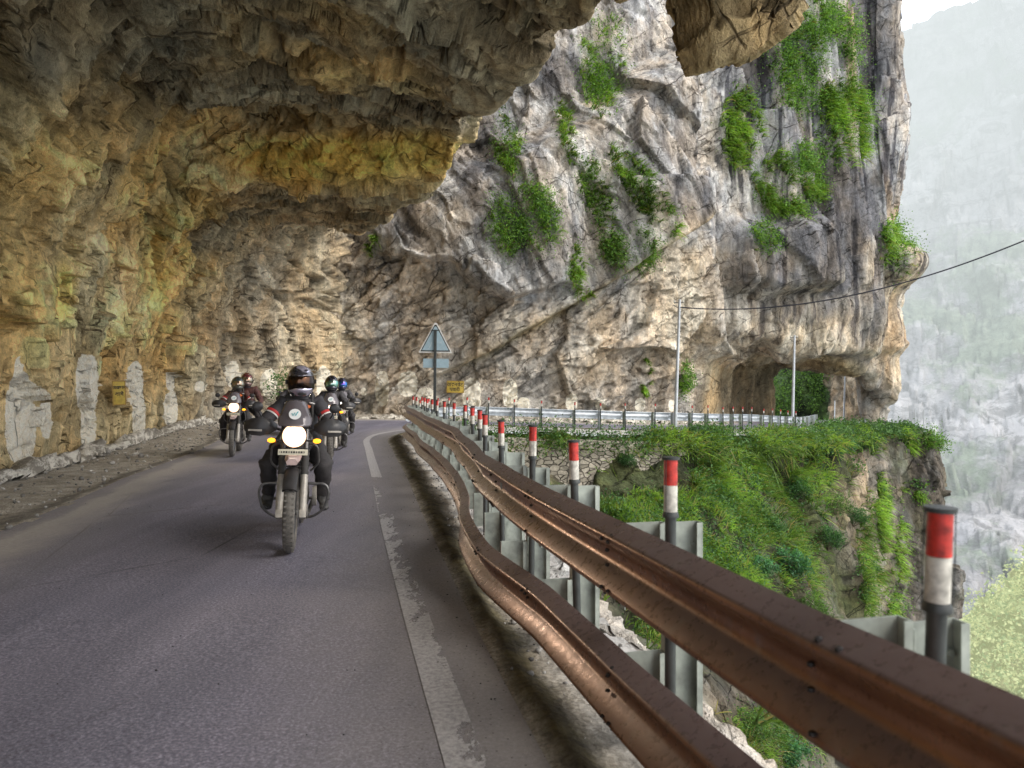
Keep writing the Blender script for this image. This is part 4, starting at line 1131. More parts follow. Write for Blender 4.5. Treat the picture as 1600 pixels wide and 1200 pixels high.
pw, sw = resample(rw, .12); nw, _ = side(pw)
rows = []
for z, off in ((-.32, .5), (-.33, .02), (-.6, 0), (-1.0, -.05), (-1.4, -.1), (-1.9, -.16), (-2.6, -.25)):
    zz = z+np.interp(pw[:, 0], [-.9, 7], [0, -.35])
    rows.append(np.stack([pw[:, 0]+nw[:, 0]*off, pw[:, 1]+nw[:, 1]*off, zz], 1))
G_ = cr(np.array(rows), [2, 4, 5, 5, 6, 6], 0); V_ = G_.reshape(-1, 3)
aa, _c = facet(V_*np.array([1, .6, 1]), (.30, .3, .17), 71, .6)
V_[:, 1] -= aa*.06
rwo = mesh_np('retaining_wall', V_, grid_faces(*G_.shape[:2]), M['masonry'], smooth=False)
tag(rwo, 'rough dry-stone retaining wall under the silver far guardrail, half hidden by grass', 'wall')
# ------------------------------------------------------------------ vegetation
def leaf_mat(name, trans=.35):
    s = NT(name); col = s.attr('Col')
    n = s.noise(s.coord(), 2.5, 3, .6)
    col = s.mix(1., col, s.ramp(n, [(.35, .75), (.65, 1.25)]), 'MULTIPLY')
    b = s.bsdf(col, .55, 0, None, .25)
    t = s.n('ShaderNodeBsdfTranslucent'); s.t.links.new(s.mix(1., col, (1.5, 1.6, .7), 'MULTIPLY'), t.inputs[0])
    mx = s.n('ShaderNodeMixShader'); mx.inputs[0].default_value = trans
    s.t.links.new(b, mx.inputs[1]); s.t.links.new(t.outputs[0], mx.inputs[2])
    return s.done(mx.outputs[0])
M['leaf'] = leaf_mat('foliage'); 
s = NT('scrub_painted_haze'); b_ = s.bsdf(s.attr('Col'), .9, spec=.1); e_ = s.n('ShaderNodeEmission'); s.t.links.new(s.mix(.45, s.attr('Col'), (.85, .9, .72)), e_.inputs[0]); e_.inputs[1].default_value = .8; x_ = s.n('ShaderNodeMixShader'); x_.inputs[0].default_value = .6; s.t.links.new(b_, x_.inputs[1]); s.t.links.new(e_.outputs[0], x_.inputs[2]); M['scrub'] = s.done(x_.outputs[0])  # leaves partly emissive, imitating haze and sunlight
M['bark'] = simple('bark', (.10, .075, .05), .9, 0, 12, .3, .3)

def blades(roots, nrm, L, K, w, droop, seed, c0=(.05, .11, .015), c1=(.20, .36, .05), spread=.6, lean=(0, 0, 0)):
    """grass: roots (n,3), K blades per root -> quads with colour"""
    rs = np.random.RandomState(seed); n = len(roots)
    Rt = np.repeat(roots, K, 0); Nn = np.repeat(nrm, K, 0); Ls = np.repeat(L, K)*rs.uniform(.55, 1.15, n*K)
    m = n*K
    d = Nn*.35+np.array([0, 0, .75])[None]+rs.randn(m, 3)*spread*.5+np.array(lean)[None]+np.repeat(rs.randn(n, 3)*.35, K, 0)
    d /= np.linalg.norm(d, axis=1, keepdims=True)
    sd = np.cross(d, rs.randn(m, 3)); sd /= np.linalg.norm(sd, axis=1, keepdims=True)
    Rt = Rt+rs.randn(m, 3)*.05*np.repeat(L, K)[:, None]
    g = np.array([0, 0, -1.]); out = Nn*.5+g
    V = []; C = []
    lf = np.repeat(np.clip(.5+fbm(roots, 2.2, 7, 3)*1.6, 0, 1), K)[:, None]
    ws = np.asarray(w)*np.ones(m)
    tint = rs.uniform(0, 1, m)[:, None]; dead = (rs.uniform(0, 1, m) < .10)[:, None]
    hue = np.repeat(rs.uniform(0, 1, n), K)[:, None]
    for t, ww in ((0, .8), (.38, 1.), (.72, .75), (1., .12)):
        p = Rt+d*(Ls*t)[:, None]+out*(Ls*droop*t**2.2)[:, None]
        V.append(p-sd*(ws*ww/2)[:, None]); V.append(p+sd*(ws*ww/2)[:, None])
        c = (np.array(c0)[None]*(1-t)+np.array(c1)[None]*t)*(.7+.6*tint)
        c = c*(1-.35*hue)+np.array([.10, .22, .05])[None]*.35*hue*(.4+.6*t)
        c = c*(.55+.75*lf)+np.array([.11, .10, .02])[None]*lf*t
        c = np.where(dead, np.array([.28, .24, .10])[None], c)
        C += [c, c]
    V = np.stack(V, 1); C = np.stack(C, 1)          # m,8,3
    base = np.arange(m)[:, None]*8
    F = np.concatenate([base+np.array([[0, 1, 3, 2]]), base+np.array([[2, 3, 5, 4]]), base+np.array([[4, 5, 7, 6]])])
    return V.reshape(-1, 3), F, C.reshape(-1, 3)

def leaves(cent, L, seed, c0, c1, flat=.4):
    rs = np.random.RandomState(seed); m = len(cent)
    n = rs.randn(m, 3)+np.array([0, -.2, flat*2]); n /= np.linalg.norm(n, axis=1, keepdims=True)
    a = np.cross(n, rs.randn(m, 3)); a /= np.linalg.norm(a, axis=1, keepdims=True); b = np.cross(n, a)
    Ls = (np.asarray(L)*rs.uniform(.6, 1.2, m))[:, None]
    V = np.stack([cent-a*Ls*.5, cent+b*Ls*.28+n*Ls*.05, cent+a*Ls*.5, cent-b*Ls*.28+n*Ls*.05], 1)
    t = rs.uniform(0, 1, m)[:, None]
    c = np.array(c0)[None]*(1-t)+np.array(c1)[None]*t
    C = np.repeat(c[:, None], 4, 1)
    F = np.arange(m*4).reshape(-1, 4)
    return V.reshape(-1, 3), F, C.reshape(-1, 3)

def merge(parts):
    V = []; F = []; C = []; o = 0
    for v, f, c in parts: V.append(v); F.append(f+o); C.append(c); o += len(v)
    return np.concatenate(V), np.concatenate(F), np.clip(np.concatenate(C), 0, .8)
def veg(name, parts, parent=None):
    V, F, C = merge(parts)
    return mesh_np(name, V, F, M['leaf'], parent, cols={'Col': C}, smooth=False)

rs = np.random.RandomState(3)
# --- long grass on the slope (uncountable)
pxC, pyC = proj(VC)
def slope_w(px, py):
    m = blobs(px, py, [(1120, 800, 130, 110, 1), (1050, 880, 90, 110, .9), (1180, 900, 80, 110, .85), (960, 790, 90, 60, .75), (1230, 720, 90, 50, .7), (1000, 720, 40, 40, .5), (1110, 700, 90, 40, .85), (1200, 980, 70, 60, .5), (900, 800, 60, 50, .5), (1330, 700, 40, 30, .6), (1370, 800, 14, 60, .6), (1350, 900, 16, 70, .5), (1420, 770, 20, 20, .1), (1210, 1150, 70, 50, .5)])
    return m
inv = (pyC > 640) & (pyC < 1300) & (pxC > 760) & (pxC < 1480) & (VC[:, 1] < 56)
W_ = np.where(inv, slope_w(pxC, pyC), 0); W_ = W_*np.clip(.42+fbm(VC, 1.9, 71, 4)*2.6, 0, 1)
# weight by surface area in the picture (finer grid near) -> roughly constant density
idx = rs.choice(len(VC), 9000, p=W_/W_.sum())
roots = VC[idx]; nr = NC[idx].copy(); nr[nr[:, 1] > 0] *= -1
clump = fbm(roots, 1.8, 72, 3)
Lr = np.clip(.50+clump*.9, .2, 1.0)*np.clip(roots[:, 1]/24, .8, 1.5)
g1 = blades(roots, nr, Lr*.8, 7, .019*roots[:, 1].repeat(7)/22, .5, 5, c0=(.03, .07, .012), c1=(.24, .42, .07), spread=.9, lean=(.08, -.1, 0))
jx = rs.choice(len(VC), 1500, p=W_/W_.sum()); cc_ = np.repeat(VC[jx], 26, 0)+rs.randn(1500*26, 3)*np.array([.22, .22, .18])+np.array([.05, -.15, .18]); 
l1 = leaves(cc_, .10*cc_[:, 1]/25, 12, (.02, .06, .02), (.11, .22, .06))
jx = rs.choice(len(VC), 700, p=W_/W_.sum()); g4 = blades(VC[jx], np.tile([0, -.5, .6], (700, 1)), np.full(700, .55), 4, .018, .2, 31, c0=(.16, .12, .06), c1=(.36, .29, .14), spread=.6)
# fringe of grass and weeds on the edge of the far road
pe, se = resample([(-2.1, 23), (-1.7, 25), (-.6, 26.6), (1.2, 27.15), (4.2, 27.9), (7.6, 29.7), (11.2, 33.4), (15.8, 39), (20, 46.5), (26.5, 52.5), (28.3, 54)], .05)
ze = np.interp(pe[:, 0], [-2.1, 1, 7.6, 11, 15.8, 20, 27], [-.15, -.2, -.5, -.75, -.95, -1.1, -1.5])
ii = rs.randint(0, len(pe), 2700); sdv, _ = side(pe)
off = np.abs(rs.randn(2700))*.55
rt = np.stack([pe[ii, 0]-sdv[ii, 0]*(off-.42), pe[ii, 1]-sdv[ii, 1]*(off-.42), ze[ii]-off*.55], 1)
hh = np.clip(.38+fbm(rt*np.array([1, 1, 0]), 1.5, 81, 3)*.9, .12, .62)*np.interp(rt[:, 0], [-2, -1, 0, 8, 26], [.35, .7, 1., 1.5, 1.2])*(1+.35*np.exp(-((rt[:, 0]-9.5)/3)**2))
g2 = blades(rt, np.tile([.2, -.8, .2], (len(rt), 1)), hh, 6, .032*rt[:, 1].repeat(6)/27, .45, 6, c0=(.03, .065, .014), c1=(.22, .36, .07), spread=1.1)
jf = rs.randint(0, len(rt), 900); cf_ = np.repeat(rt[jf], 24, 0)+rs.randn(900*24, 3)*np.array([.28, .24, .2])+np.array([0, -.1, .22])
l2 = leaves(cf_, .10*cf_[:, 1]/28, 14, (.02, .055, .02), (.12, .23, .07))
# sprigs at the foot of the near rail
i3 = rs.randint(0, nn-40, 500)
r3 = np.stack([Op[i3, 0]+rs.uniform(.0, .7, 500), Op[i3, 1], np.full(500, -.35)], 1); k3 = rs.uniform(0, 1, 500) < np.interp(r3[:, 1], [0, 6, 10, 22], [.0, .1, .6, 1]); r3 = r3[k3]
g3 = blades(r3, np.tile([.5, -.5, .5], (len(r3), 1)), np.full(len(r3), .3), 8, .012, .4, 8)
tag(veg('grass', [g1, g2, g3, l1, l2, g4]), 'long bright green grass covering the slope below the far road', 'grass', kind='stuff')

# far scrub, sunlight and haze painted into its colours and glow
hv = VH[(proj(VH)[0] > 1430) & (proj(VH)[0] < 2000) & (proj(VH)[1] < 1400)]
hx = rs.choice(len(hv), 900); hc = np.repeat(hv[hx], 30, 0)+rs.randn(900*30, 3)*np.array([1.3, 1.0, .8])*rs.uniform(.5, 1.2, (900*30, 1))+np.array([0, 0, .6])
hl = leaves(hc, .75*np.ones(len(hc)), 77, (.30, .42, .16), (.92, .95, .45)); Vh_, Fh_, Ch_ = hl
sh = mesh_np('scrub', Vh_, Fh_, M['scrub'], cols={'Col': Ch_}, smooth=False); tag(sh, 'yellow-green scrub with painted-in sunlight on the distant lower hillside at right edge', 'scrub', kind='stuff')
# --- tufts hanging on the cliff, each patch a thing
pxB, pyB = proj(VB)
def patch(px, py, rx, ry, n, label, L=.6, leafy=.3, V=None, N=None, pp=None, seed=0, ang=0, group='green tufts growing on the cliff'):
    V = VB if V is None else V; N = NB if N is None else N; X, Y_ = (pxB, pyB) if pp is None else pp
    ca, sa = math.cos(ang), math.sin(ang)
    rx *= 1.15; ry *= 1.1; n = int(n*1.35); dx, dy = X-px, Y_-py; u = (dx*ca+dy*sa)/rx; v = (-dx*sa+dy*ca)/ry
    d = u*u+v*v
    w_ = np.where((d < 1) & (V[:, 1] < 60) & (V[:, 2] > -60), (1-d)**.7, 0)
    qd = V@frame(-1.1).T; w_ = w_*np.clip(.40+fbm(qd, (2.6, 1.2, .55), 90+seed, 3)*2.8, 0, 1)
    if w_.sum() <= 0: return None
    r_ = np.random.RandomState(seed+40); n = int(n*1.15); ix = r_.choice(len(V), n, p=w_/w_.sum())
    ro = V[ix]; nr = N[ix].copy(); nr[nr[:, 1] > 0] *= -1
    ro = ro+nr*.05
    sc = np.mean(ro[:, 1])/42
    kg = int(n*(1-leafy*.7)); parts_ = []
    if kg > 0:
        parts_.append(blades(ro[:kg], nr[:kg], np.full(kg, L)*r_.uniform(.5, 1.1, kg), 6, .04*sc, .7, seed+3, c0=(.04, .10, .012), c1=(.26, .46, .07), spread=.8, lean=(.1, -.2, 0)))
    kl = n-kg
    if kl > 0:
        c = np.repeat(ro[kg:], 22, 0)+r_.randn(kl*22, 3)*L*.5+np.repeat(nr[kg:], 22, 0)*L*.35
        parts_.append(leaves(c, .12*sc*np.ones(len(c)), seed+4, (.03, .08, .02), (.19, .36, .07)))
    o = veg('cliff_plant', parts_); tag(o, label, 'plant', group); return o
patch(820, 345, 50, 60, 330, 'dense round shrub patch on the grey cliff left of centre', .55, .7, seed=1)
patch(793, 225, 20, 62, 150, 'narrow strip of grass high on the cliff beside the roof lip', .5, .35, seed=2)
patch(888, 212, 14, 50, 110, 'thin hanging grass streak in a cliff crack above the shrub patch', .5, .1, seed=3, ang=-.25)
patch(942, 100, 34, 80, 220, 'leafy green patch near the top of cliff left of hanging rock block', .6, .6, seed=4)
patch(935, 320, 22, 80, 150, 'long broken line of grass descending the middle of the cliff', .5, .3, seed=5, ang=-.3)
patch(1005, 300, 24, 84, 260, 'bright grass running diagonally along a slanted slab edge', .6, .12, seed=6, ang=-.62)
patch(982, 390, 42, 34, 200, 'leafy clump above the diagonal ledge of the cliff', .55, .55, seed=7)
patch(900, 418, 10, 34, 80, 'small upright grass tuft just above the diagonal ledge', .5, .1, seed=8)
patch(908, 460, 20, 9, 40, 'little bluish weed on the diagonal ledge tip', .3, .0, seed=9)
patch(1158, 205, 30, 66, 330, 'tall bright grass patch right of cliff centre, upper one', .7, .15, seed=10)
patch(1228, 290, 52, 50, 420, 'large bright grass cushion on dark rock right of cliff centre', .75, .3, seed=11)
patch(1312, 195, 42, 68, 480, 'big bright green grass cushion near the right corner of the cliff', .8, .25, seed=12)
patch(1235, 110, 44, 80, 330, 'dark leafy shrubs near top right beside the hanging rock block', .7, .85, seed=13)
patch(1283, 30, 34, 50, 200, 'green shrubs at the very top of the cliff near the sky', .7, .8, seed=14)
patch(1327, 75, 16, 60, 90, 'small pine sprays clinging to the pale corner strip at top right', .6, .95, seed=15)
patch(1192, 372, 26, 26, 80, 'sparse leaves on the dark boss below the grass cushion', .4, .7, seed=16)
patch(1400, 385, 26, 48, 260, 'shaggy green clump on the nose of rock at right edge of cliff', .8, .5, seed=17)
patch(1258, 250, 30, 24, 130, 'olive shrub between the two big grass cushions', .6, .9, seed=18)
patch(1068, 600, 9, 34, 80, 'dark climbing weeds behind the base of the tallest utility pole', .4, .7, seed=19)
patch(1008, 590, 8, 28, 60, 'olive moss streak low on the cliff above the silver guardrail', .3, .0, seed=20)
patch(582, 385, 8, 16, 40, 'tiny grass tuft hanging where the roof meets the back wall', .4, .0, seed=21)
patch(1240, 600, 46, 45, 700, 'dense dark bushes on the spur seen through the second tunnel', 1.3, .6, V=VS, N=NS, pp=proj(VS), seed=22) if False else None
ppS = proj(VS)
def patchS(px, py, rx, ry, n, label, seed):
    d = ((ppS[0]-px)/rx)**2+((ppS[1]-py)/ry)**2; w_ = np.where(d < 1, 1., 0)
    r_ = np.random.RandomState(seed); ix = r_.choice(len(VS), n, p=w_/w_.sum()); ro = VS[ix]
    c = np.repeat(ro, 12, 0)+r_.randn(n*12, 3)*.45+np.array([0, -.4, .1])
    o = veg('bush', [leaves(c, .30*np.ones(len(c)), seed, (.03, .07, .02), (.17, .30, .06))]); tag(o, label, 'bush')
patchS(1225, 615, 26, 40, 150, 'dark bush at left inside the second tunnel opening', 3)
patchS(1270, 600, 24, 42, 170, 'bright bushy growth at right inside the second tunnel opening', 4)
# --- dark terrace plants on the right-hand buttress
ppC = (pxC, pyC)
for k, (px, py, rx, ry, n, lf, lb) in enumerate([
    (1372, 830, 10, 80, 160, .0, 'vertical grass stripe running down the pale buttress edge'),
    (1400, 870, 16, 64, 90, .1, 'light green hanging grass on the dark buttress, lower part'),
    (1415, 700, 15, 14, 60, .3, 'leafy weeds below the far terrace'),
    (1455, 690, 16, 14, 70, .8, 'small shrub on the outer corner of the far terrace'),
    (1440, 775, 12, 11, 34, .3, 'sparse weeds in the middle of the dark buttress'),
    (1345, 850, 12, 60, 110, .1, 'yellow green moss stripe beside the vertical grass stripe'),
    (1385, 955, 12, 40, 90, .6, 'leafy tuft low on the dark buttress')]):
    patch(px, py, rx, ry, n, lb, .75, lf, V=VC, N=NC, pp=ppC, seed=60+k, group='plants on the right-hand buttress')

# --- shrubs on the slope
def bush_proto(seed, n=70, leaf=.085, col0=(.020, .055, .022), col1=(.085, .20, .065), per=34):
    r_ = np.random.RandomState(seed)
    c = r_.randn(n, 3)*np.array([.42, .36, .30]); c = c/np.maximum(1, np.linalg.norm(c/np.array([.62, .55, .5]), axis=1))[:, None]
    c[:, 2] = c[:, 2]+.5
    root = empty('bush')
    pts = np.repeat(c, per, 0)+r_.randn(n*per, 3)*.10
    shade = (pts[:, 2]-.2)[:, None]
    V, F, C = leaves(pts, leaf*np.ones(len(pts)), seed, col0, col1)
    C = C*np.clip(.55+.7*np.repeat(pts[:, 2:3], 4, 0), .4, 1.4)
    mesh_np('crown', V, F, M['leaf'], root, cols={'Col': C}, smooth=False)
    m = MB()
    for q in c[:12]:
        q = Vector(q); mid = q*.5+Vector((r_.randn()*.05, r_.randn()*.05, -.05)); m.tube([(0, 0, -.15), mid, q], [.02, .014, .006], 5)
    m.build('stems', M['bark'], root)
    return root
protos = [bush_proto(1), bush_proto(2, 60, .11, (.025, .075, .035), (.10, .25, .11)), bush_proto(5, 80, .07, (.03, .07, .015), (.13, .24, .05))]
used = [False]*3
BU = [(1240, 760, .95, 0, 'dark bush on the upper slope, below the second tunnel'), (1185, 705, .9, 2, 'yellowish bush at the brow of the slope under the silver rail end'),
      (1210, 820, .8, 0, 'dark round bush in the middle of the grassy slope'), (1300, 700, 1.3, 1, 'bluish bush on the edge below the pale pole'),
      (1345, 690, 1.3, 0, 'dark bush at the right end of the far road edge'), (1240, 880, 1.0, 1, 'large bluish-green leafy bush at the foot of the grassy slope'),
      (1290, 850, 1.1, 0, 'dark bush right of the large bluish bush'), (1190, 880, .8, 1, 'bluish bush left of the large leafy bush'),
      (1300, 780, 1.2, 2, 'olive bush on the slope beside the pale buttress'), (1340, 800, 1.1, 0, 'bush hugging the pale buttress'),
      (1270, 940, .9, 2, 'light olive bush above the top edge of the brown rail'), (1135, 650, .9, 2, 'tall weed clump hiding the end of the silver rail'),
      (1100, 655, .7, 0, 'low bush at the base of the tallest utility pole'), (985, 712, .5, 0, 'small dark bush on the dry-stone wall'),
      (860, 690, .4, 2, 'small shrub in front of the dry-stone wall, left part'), (1060, 790, .7, 2, 'pale bush in the grass left of the slope centre'),
      (1365, 880, 1.0, 1, 'bluish bush at the foot of the buttress'), (1250, 690, 1.1, 1, 'bluish bush on the road edge left of the pale buttress'),
      (1180, 1130, .55, 2, 'bright leafy bush below the rail near the bottom edge'), (1230, 1165, .6, 1, 'bluish bush at the bottom edge below the rail'), (1330, 940, 1.0, 0, 'dark shrub in the cleft right of the slope')]
for k, (px, py, sc, pi, lb) in enumerate(BU):
    p = hit(VC, px, py, 9)
    if p is None: p = hit(VC, px, py, 25)
    if p is None: continue
    o = protos[pi] if not used[pi] else copy_tree(protos[pi]); used[pi] = True
    o.location = (p[0], p[1]-.15, p[2]-.35*sc); o.scale = (sc*random.uniform(.9, 1.3), sc, sc*random.uniform(.8, 1.05)); o.rotation_euler = (random.uniform(-.2, .2), random.uniform(-.2, .2), random.uniform(0, 6.3))
    tag(o, lb, 'bush', 'bushes on the slope')
# sapling against the rock behind the riders
sp_ = empty('sapling', P(436, 655, 33.5)); tag(sp_, 'slim leafy sapling at the foot of rock wall behind the riders', 'sapling')
r_ = np.random.RandomState(4); m = MB(); tips = []
for k in range(9):
    a = k*2.4; h = .5+.14*k; t = Vector((.45*math.cos(a)*(1-.04*k), .3*math.sin(a), h+.35)); m.tube([(0, 0, h*.6), t*.5+Vector((0, 0, h*.35)), t], [.015, .01, .004], 5); tips.append(t)
m.tube([(0, 0, -.1), (.02, 0, .8), (.0, 0, 1.75)], [.03, .02, .006], 6); m.build('stem', M['bark'], sp_)
c = np.concatenate([np.array(t)[None]+r_.randn(40, 3)*.14 for t in tips]+[np.array([0, 0, 1.7])+r_.randn(50, 3)*.13])
V, F, C = leaves(c, .13*np.ones(len(c)), 3, (.04, .10, .03), (.13, .26, .08)); mesh_np('foliage', V, F, M['leaf'], sp_, cols={'Col': C}, smooth=False)

# --- loose stones and fallen leaves
def stones(name, pts, sizes, mat, label, cat, cols):
    t = (1+5**.5)/2
    ico = np.array([(-1, t, 0), (1, t, 0), (-1, -t, 0), (1, -t, 0), (0, -1, t), (0, 1, t), (0, -1, -t), (0, 1, -t), (t, 0, -1), (t, 0, 1), (-t, 0, -1), (-t, 0, 1)])/1.9
    fc = np.array([(0, 11, 5), (0, 5, 1), (0, 1, 7), (0, 7, 10), (0, 10, 11), (1, 5, 9), (5, 11, 4), (11, 10, 2), (10, 7, 6), (7, 1, 8), (3, 9, 4), (3, 4, 2), (3, 2, 6), (3, 6, 8), (3, 8, 9), (4, 9, 5), (2, 4, 11), (6, 2, 10), (8, 6, 7), (9, 8, 1)])
    r_ = np.random.RandomState(9); n = len(pts)
    s_ = r_.uniform(.6, 1.3, (n, 1, 3))*np.array([1, 1, .65])*sizes[:, None, None]
    V = pts[:, None]+ico[None]*s_*(1+.25*r_.randn(n, 12, 1))
    F = fc[None]+(np.arange(n)*12)[:, None, None]
    C = np.repeat(cols[:, None], 12, 1)
    o = mesh_np(name, V.reshape(-1, 3), F.reshape(-1, 3), mat, cols={'Col': C.reshape(-1, 3)}, smooth=False); tag(o, label, cat, kind='stuff')
s = NT('loose_stone'); M['stone'] = s.done(s.bsdf(s.mix(1., s.attr('Col'), s.ramp(s.noise(s.coord(), 50, 4), [(.3, .7), (.7, 1.3)]), 'MULTIPLY'), .9, spec=.2))
n = 2600; ii = rs.randint(30, 165, n); tt = np.clip(rs.beta(2.6, 2, n), 0, 1)
pp = Rp[ii]*(1-tt)[:, None]+Op[ii]*tt[:, None]; pp += rs.randn(n, 2)*.05
sz = np.clip(rs.lognormal(-4.9, .55, n), .003, .035)
cl = (.10+.4*rs.uniform(0, 1, n)**1.5)[:, None]*np.array([[1, .96, .9]])
zz = .0-.10*sst(.55, 1, tt)
A1 = (np.concatenate([pp, zz[:, None]+.004], 1), sz, cl)
n = 1500; ii = rs.randint(20, 190, n); tt = rs.uniform(-.02, 1.02, n); KB = Wp*.8+Lp*.2
pp = KB[ii]*(1-tt)[:, None]+Lp[ii]*tt[:, None]
sz = np.clip(rs.lognormal(-4.3, .6, n), .005, .07)*np.where(tt < .25, 1.3, 1)
cl = (.16+.36*rs.uniform(0, 1, n)**1.5)[:, None]*np.array([[1, .95, .86]])
A2 = (np.concatenate([pp, np.full((n, 1), .02)], 1), sz, cl)
n = 500; ii = rs.randint(30, 150, n); tt = rs.uniform(0, 1, n)**3
pp = Rp[ii]*(1-tt)[:, None]+Lp[ii]*tt[:, None]; A3 = (np.concatenate([pp, np.full((n, 1), .004)], 1), rs.uniform(.002, .006, n), np.full((n, 3), .07))
stones('gravel', *[np.concatenate([a[k] for a in (A1, A2, A3)]) for k in range(2)], M['stone'], 'loose grit and small stones on both road shoulders', 'gravel', np.concatenate([a[2] for a in (A1, A2, A3)]))
# ------------------------------------------------------------------ motorcycles
M['tyre'] = simple('dusty_tyre_rubber', (.13, .12, .105), .9, 0, 18, .35, .5)
M['rim'] = simple('dark_rim', (.05, .05, .052), .45, .6, 12, .2)
M['fork'] = simple('dusty_fork', (.42, .39, .34), .5, .25, 14, .3, .06)
M['gaiter'] = simple('rubber_gaiter', (.05, .048, .045), .8, 0, 20, .3, .1)
M['black_plastic'] = simple('black_plastic', (.03, .028, .028), .42, 0, 14, .35, .05)
M['engine'] = simple('engine_casting', (.13, .12, .11), .55, .5, 14, .4, .15)
M['steel_bar'] = simple('grey_tube', (.17, .165, .16), .42, .6, 20, .25, .04)
M['tank'] = simple('bike_paint', (.10, .095, .10), .3, .1, 10, .2, coat=.6)
M['fender'] = simple('dusty_pink_fender', (.48, .36, .33), .5, 0, 16, .2, .03)
M['screen'] = None
s = NT('smoked_windscreen'); n = s.noise(s.coord(), 3, 3)
M['screen'] = s.done(s.bsdf(s.mix(n, (.10, .085, .08), (.20, .18, .20)), .12, .1, None, .6, alpha=.82))
s = NT('headlight_glow'); e = s.n('ShaderNodeEmission'); sx_ = s.n('ShaderNodeVectorMath', operation='DISTANCE'); s.t.links.new(s.coord(), sx_.inputs[0]); sx_.inputs[1].default_value = (0, .11, 1.0)
rd_ = s.math('DIVIDE', sx_.outputs[1], .09); s.t.links.new(s.ramp(rd_, [(.0, (1, .97, .92)), (.7, (1, .92, .78)), (.95, (1, .55, .25))]), e.inputs[0]); s.t.links.new(s.ramp(rd_, [(.0, 1.), (.6, .6), (.97, .09)]), e.inputs[1])
mm_ = s.math('MULTIPLY', s.ramp(rd_, [(.0, 1.), (.6, .5), (.97, .08)]), 18.); s.t.links.new(mm_, e.inputs[1])
M['lamp_glow'] = s.done(e.outputs[0])
s = NT('headlight_rim_glow'); M['halo'] = s.done(s.bsdf((.6, .45, .35), .3, .4, emis=(1, .62, .38), estr=2.5))  # rim made to glow, imitating the warm halo around the lit lamp
s = NT('amber_glow'); M['amber'] = s.done(s.bsdf((.9, .4, .02), .3, emis=(1, .42, .02), estr=2.2))
M['plate'] = simple('number_plate', (.62, .58, .44), .5, 0, 20, .1)
M['logo_white'] = simple('logo_white', (.80, .80, .78), .5, 0, 20, .05)
M['logo_teal'] = simple('logo_teal', (.02, .35, .38), .5, 0, 20, .1)
M['orange'] = simple('orange_trim', (.75, .16, .02), .5, 0, 20, .2)
M['chrome'] = simple('chrome', (.6, .6, .6), .15, 1, 20, .05)

def wheel(root, y, r, w, name):
    wl = empty(name, (0, y, r)); wl.parent = root
    n = 14; prof = []
    for k in range(n+1):
        a = math.pi*(k/n)*1.0
        prof.append((r-w*.62+w*.62*math.sin(a)**.8 if 0 < k < n else r-w*.62, -w/2*math.cos(a)))
    m = MB(); m.lathe([(p_[0], p_[1]) for p_ in prof]+[(r-w*.75, w*.3), (r-w*.75, -w*.3)], axis='X', seg=56, closed=True)
    for k in range(44):
        a = 2*math.pi*k/44
        for sx, da in ((-.28, 0), (.28, .087), (0, .04)):
            aa = a+da; c = Vector((sx*w, math.cos(aa)*(r-.001-abs(sx)*w*.18), math.sin(aa)*(r-.001-abs(sx)*w*.18)))
            m.box(tuple(c), (w*.22, .018, .006), rot=(aa-math.pi/2, 0, 0))
    m.build('tyre', M['tyre'], wl)
    m = MB(); ri = r-w*.72; m.lathe([(ri, -w*.33), (ri-.006, -w*.3), (ri-.02, 0), (ri-.006, w*.3), (ri, w*.33), (ri-.004, 0)], axis='X', seg=48, closed=True); m.build('rim', M['rim'], wl)
    m = MB()
    for k in range(28):
        a = 2*math.pi*k/28; b = a+(.5 if k % 2 else -.5); sx = .03 if k % 4 < 2 else -.03
        m.cyl((sx, .028*math.cos(b), .028*math.sin(b)), (0, (ri-.015)*math.cos(a), (ri-.015)*math.sin(a)), .0022, seg=5)
    m.lathe([(0, -.05), (.028, -.05), (.03, -.03), (.022, 0), (.03, .03), (.028, .05), (0, .05)], axis='X', seg=16); m.build('spokes', M['steel_bar'], wl)
    m = MB(); m.lathe([(.06, .062), (.13, .062), (.13, .067), (.06, .067)], axis='X', seg=32, closed=True); m.build('brake_disc', M['steel_bar'], wl)
    return wl

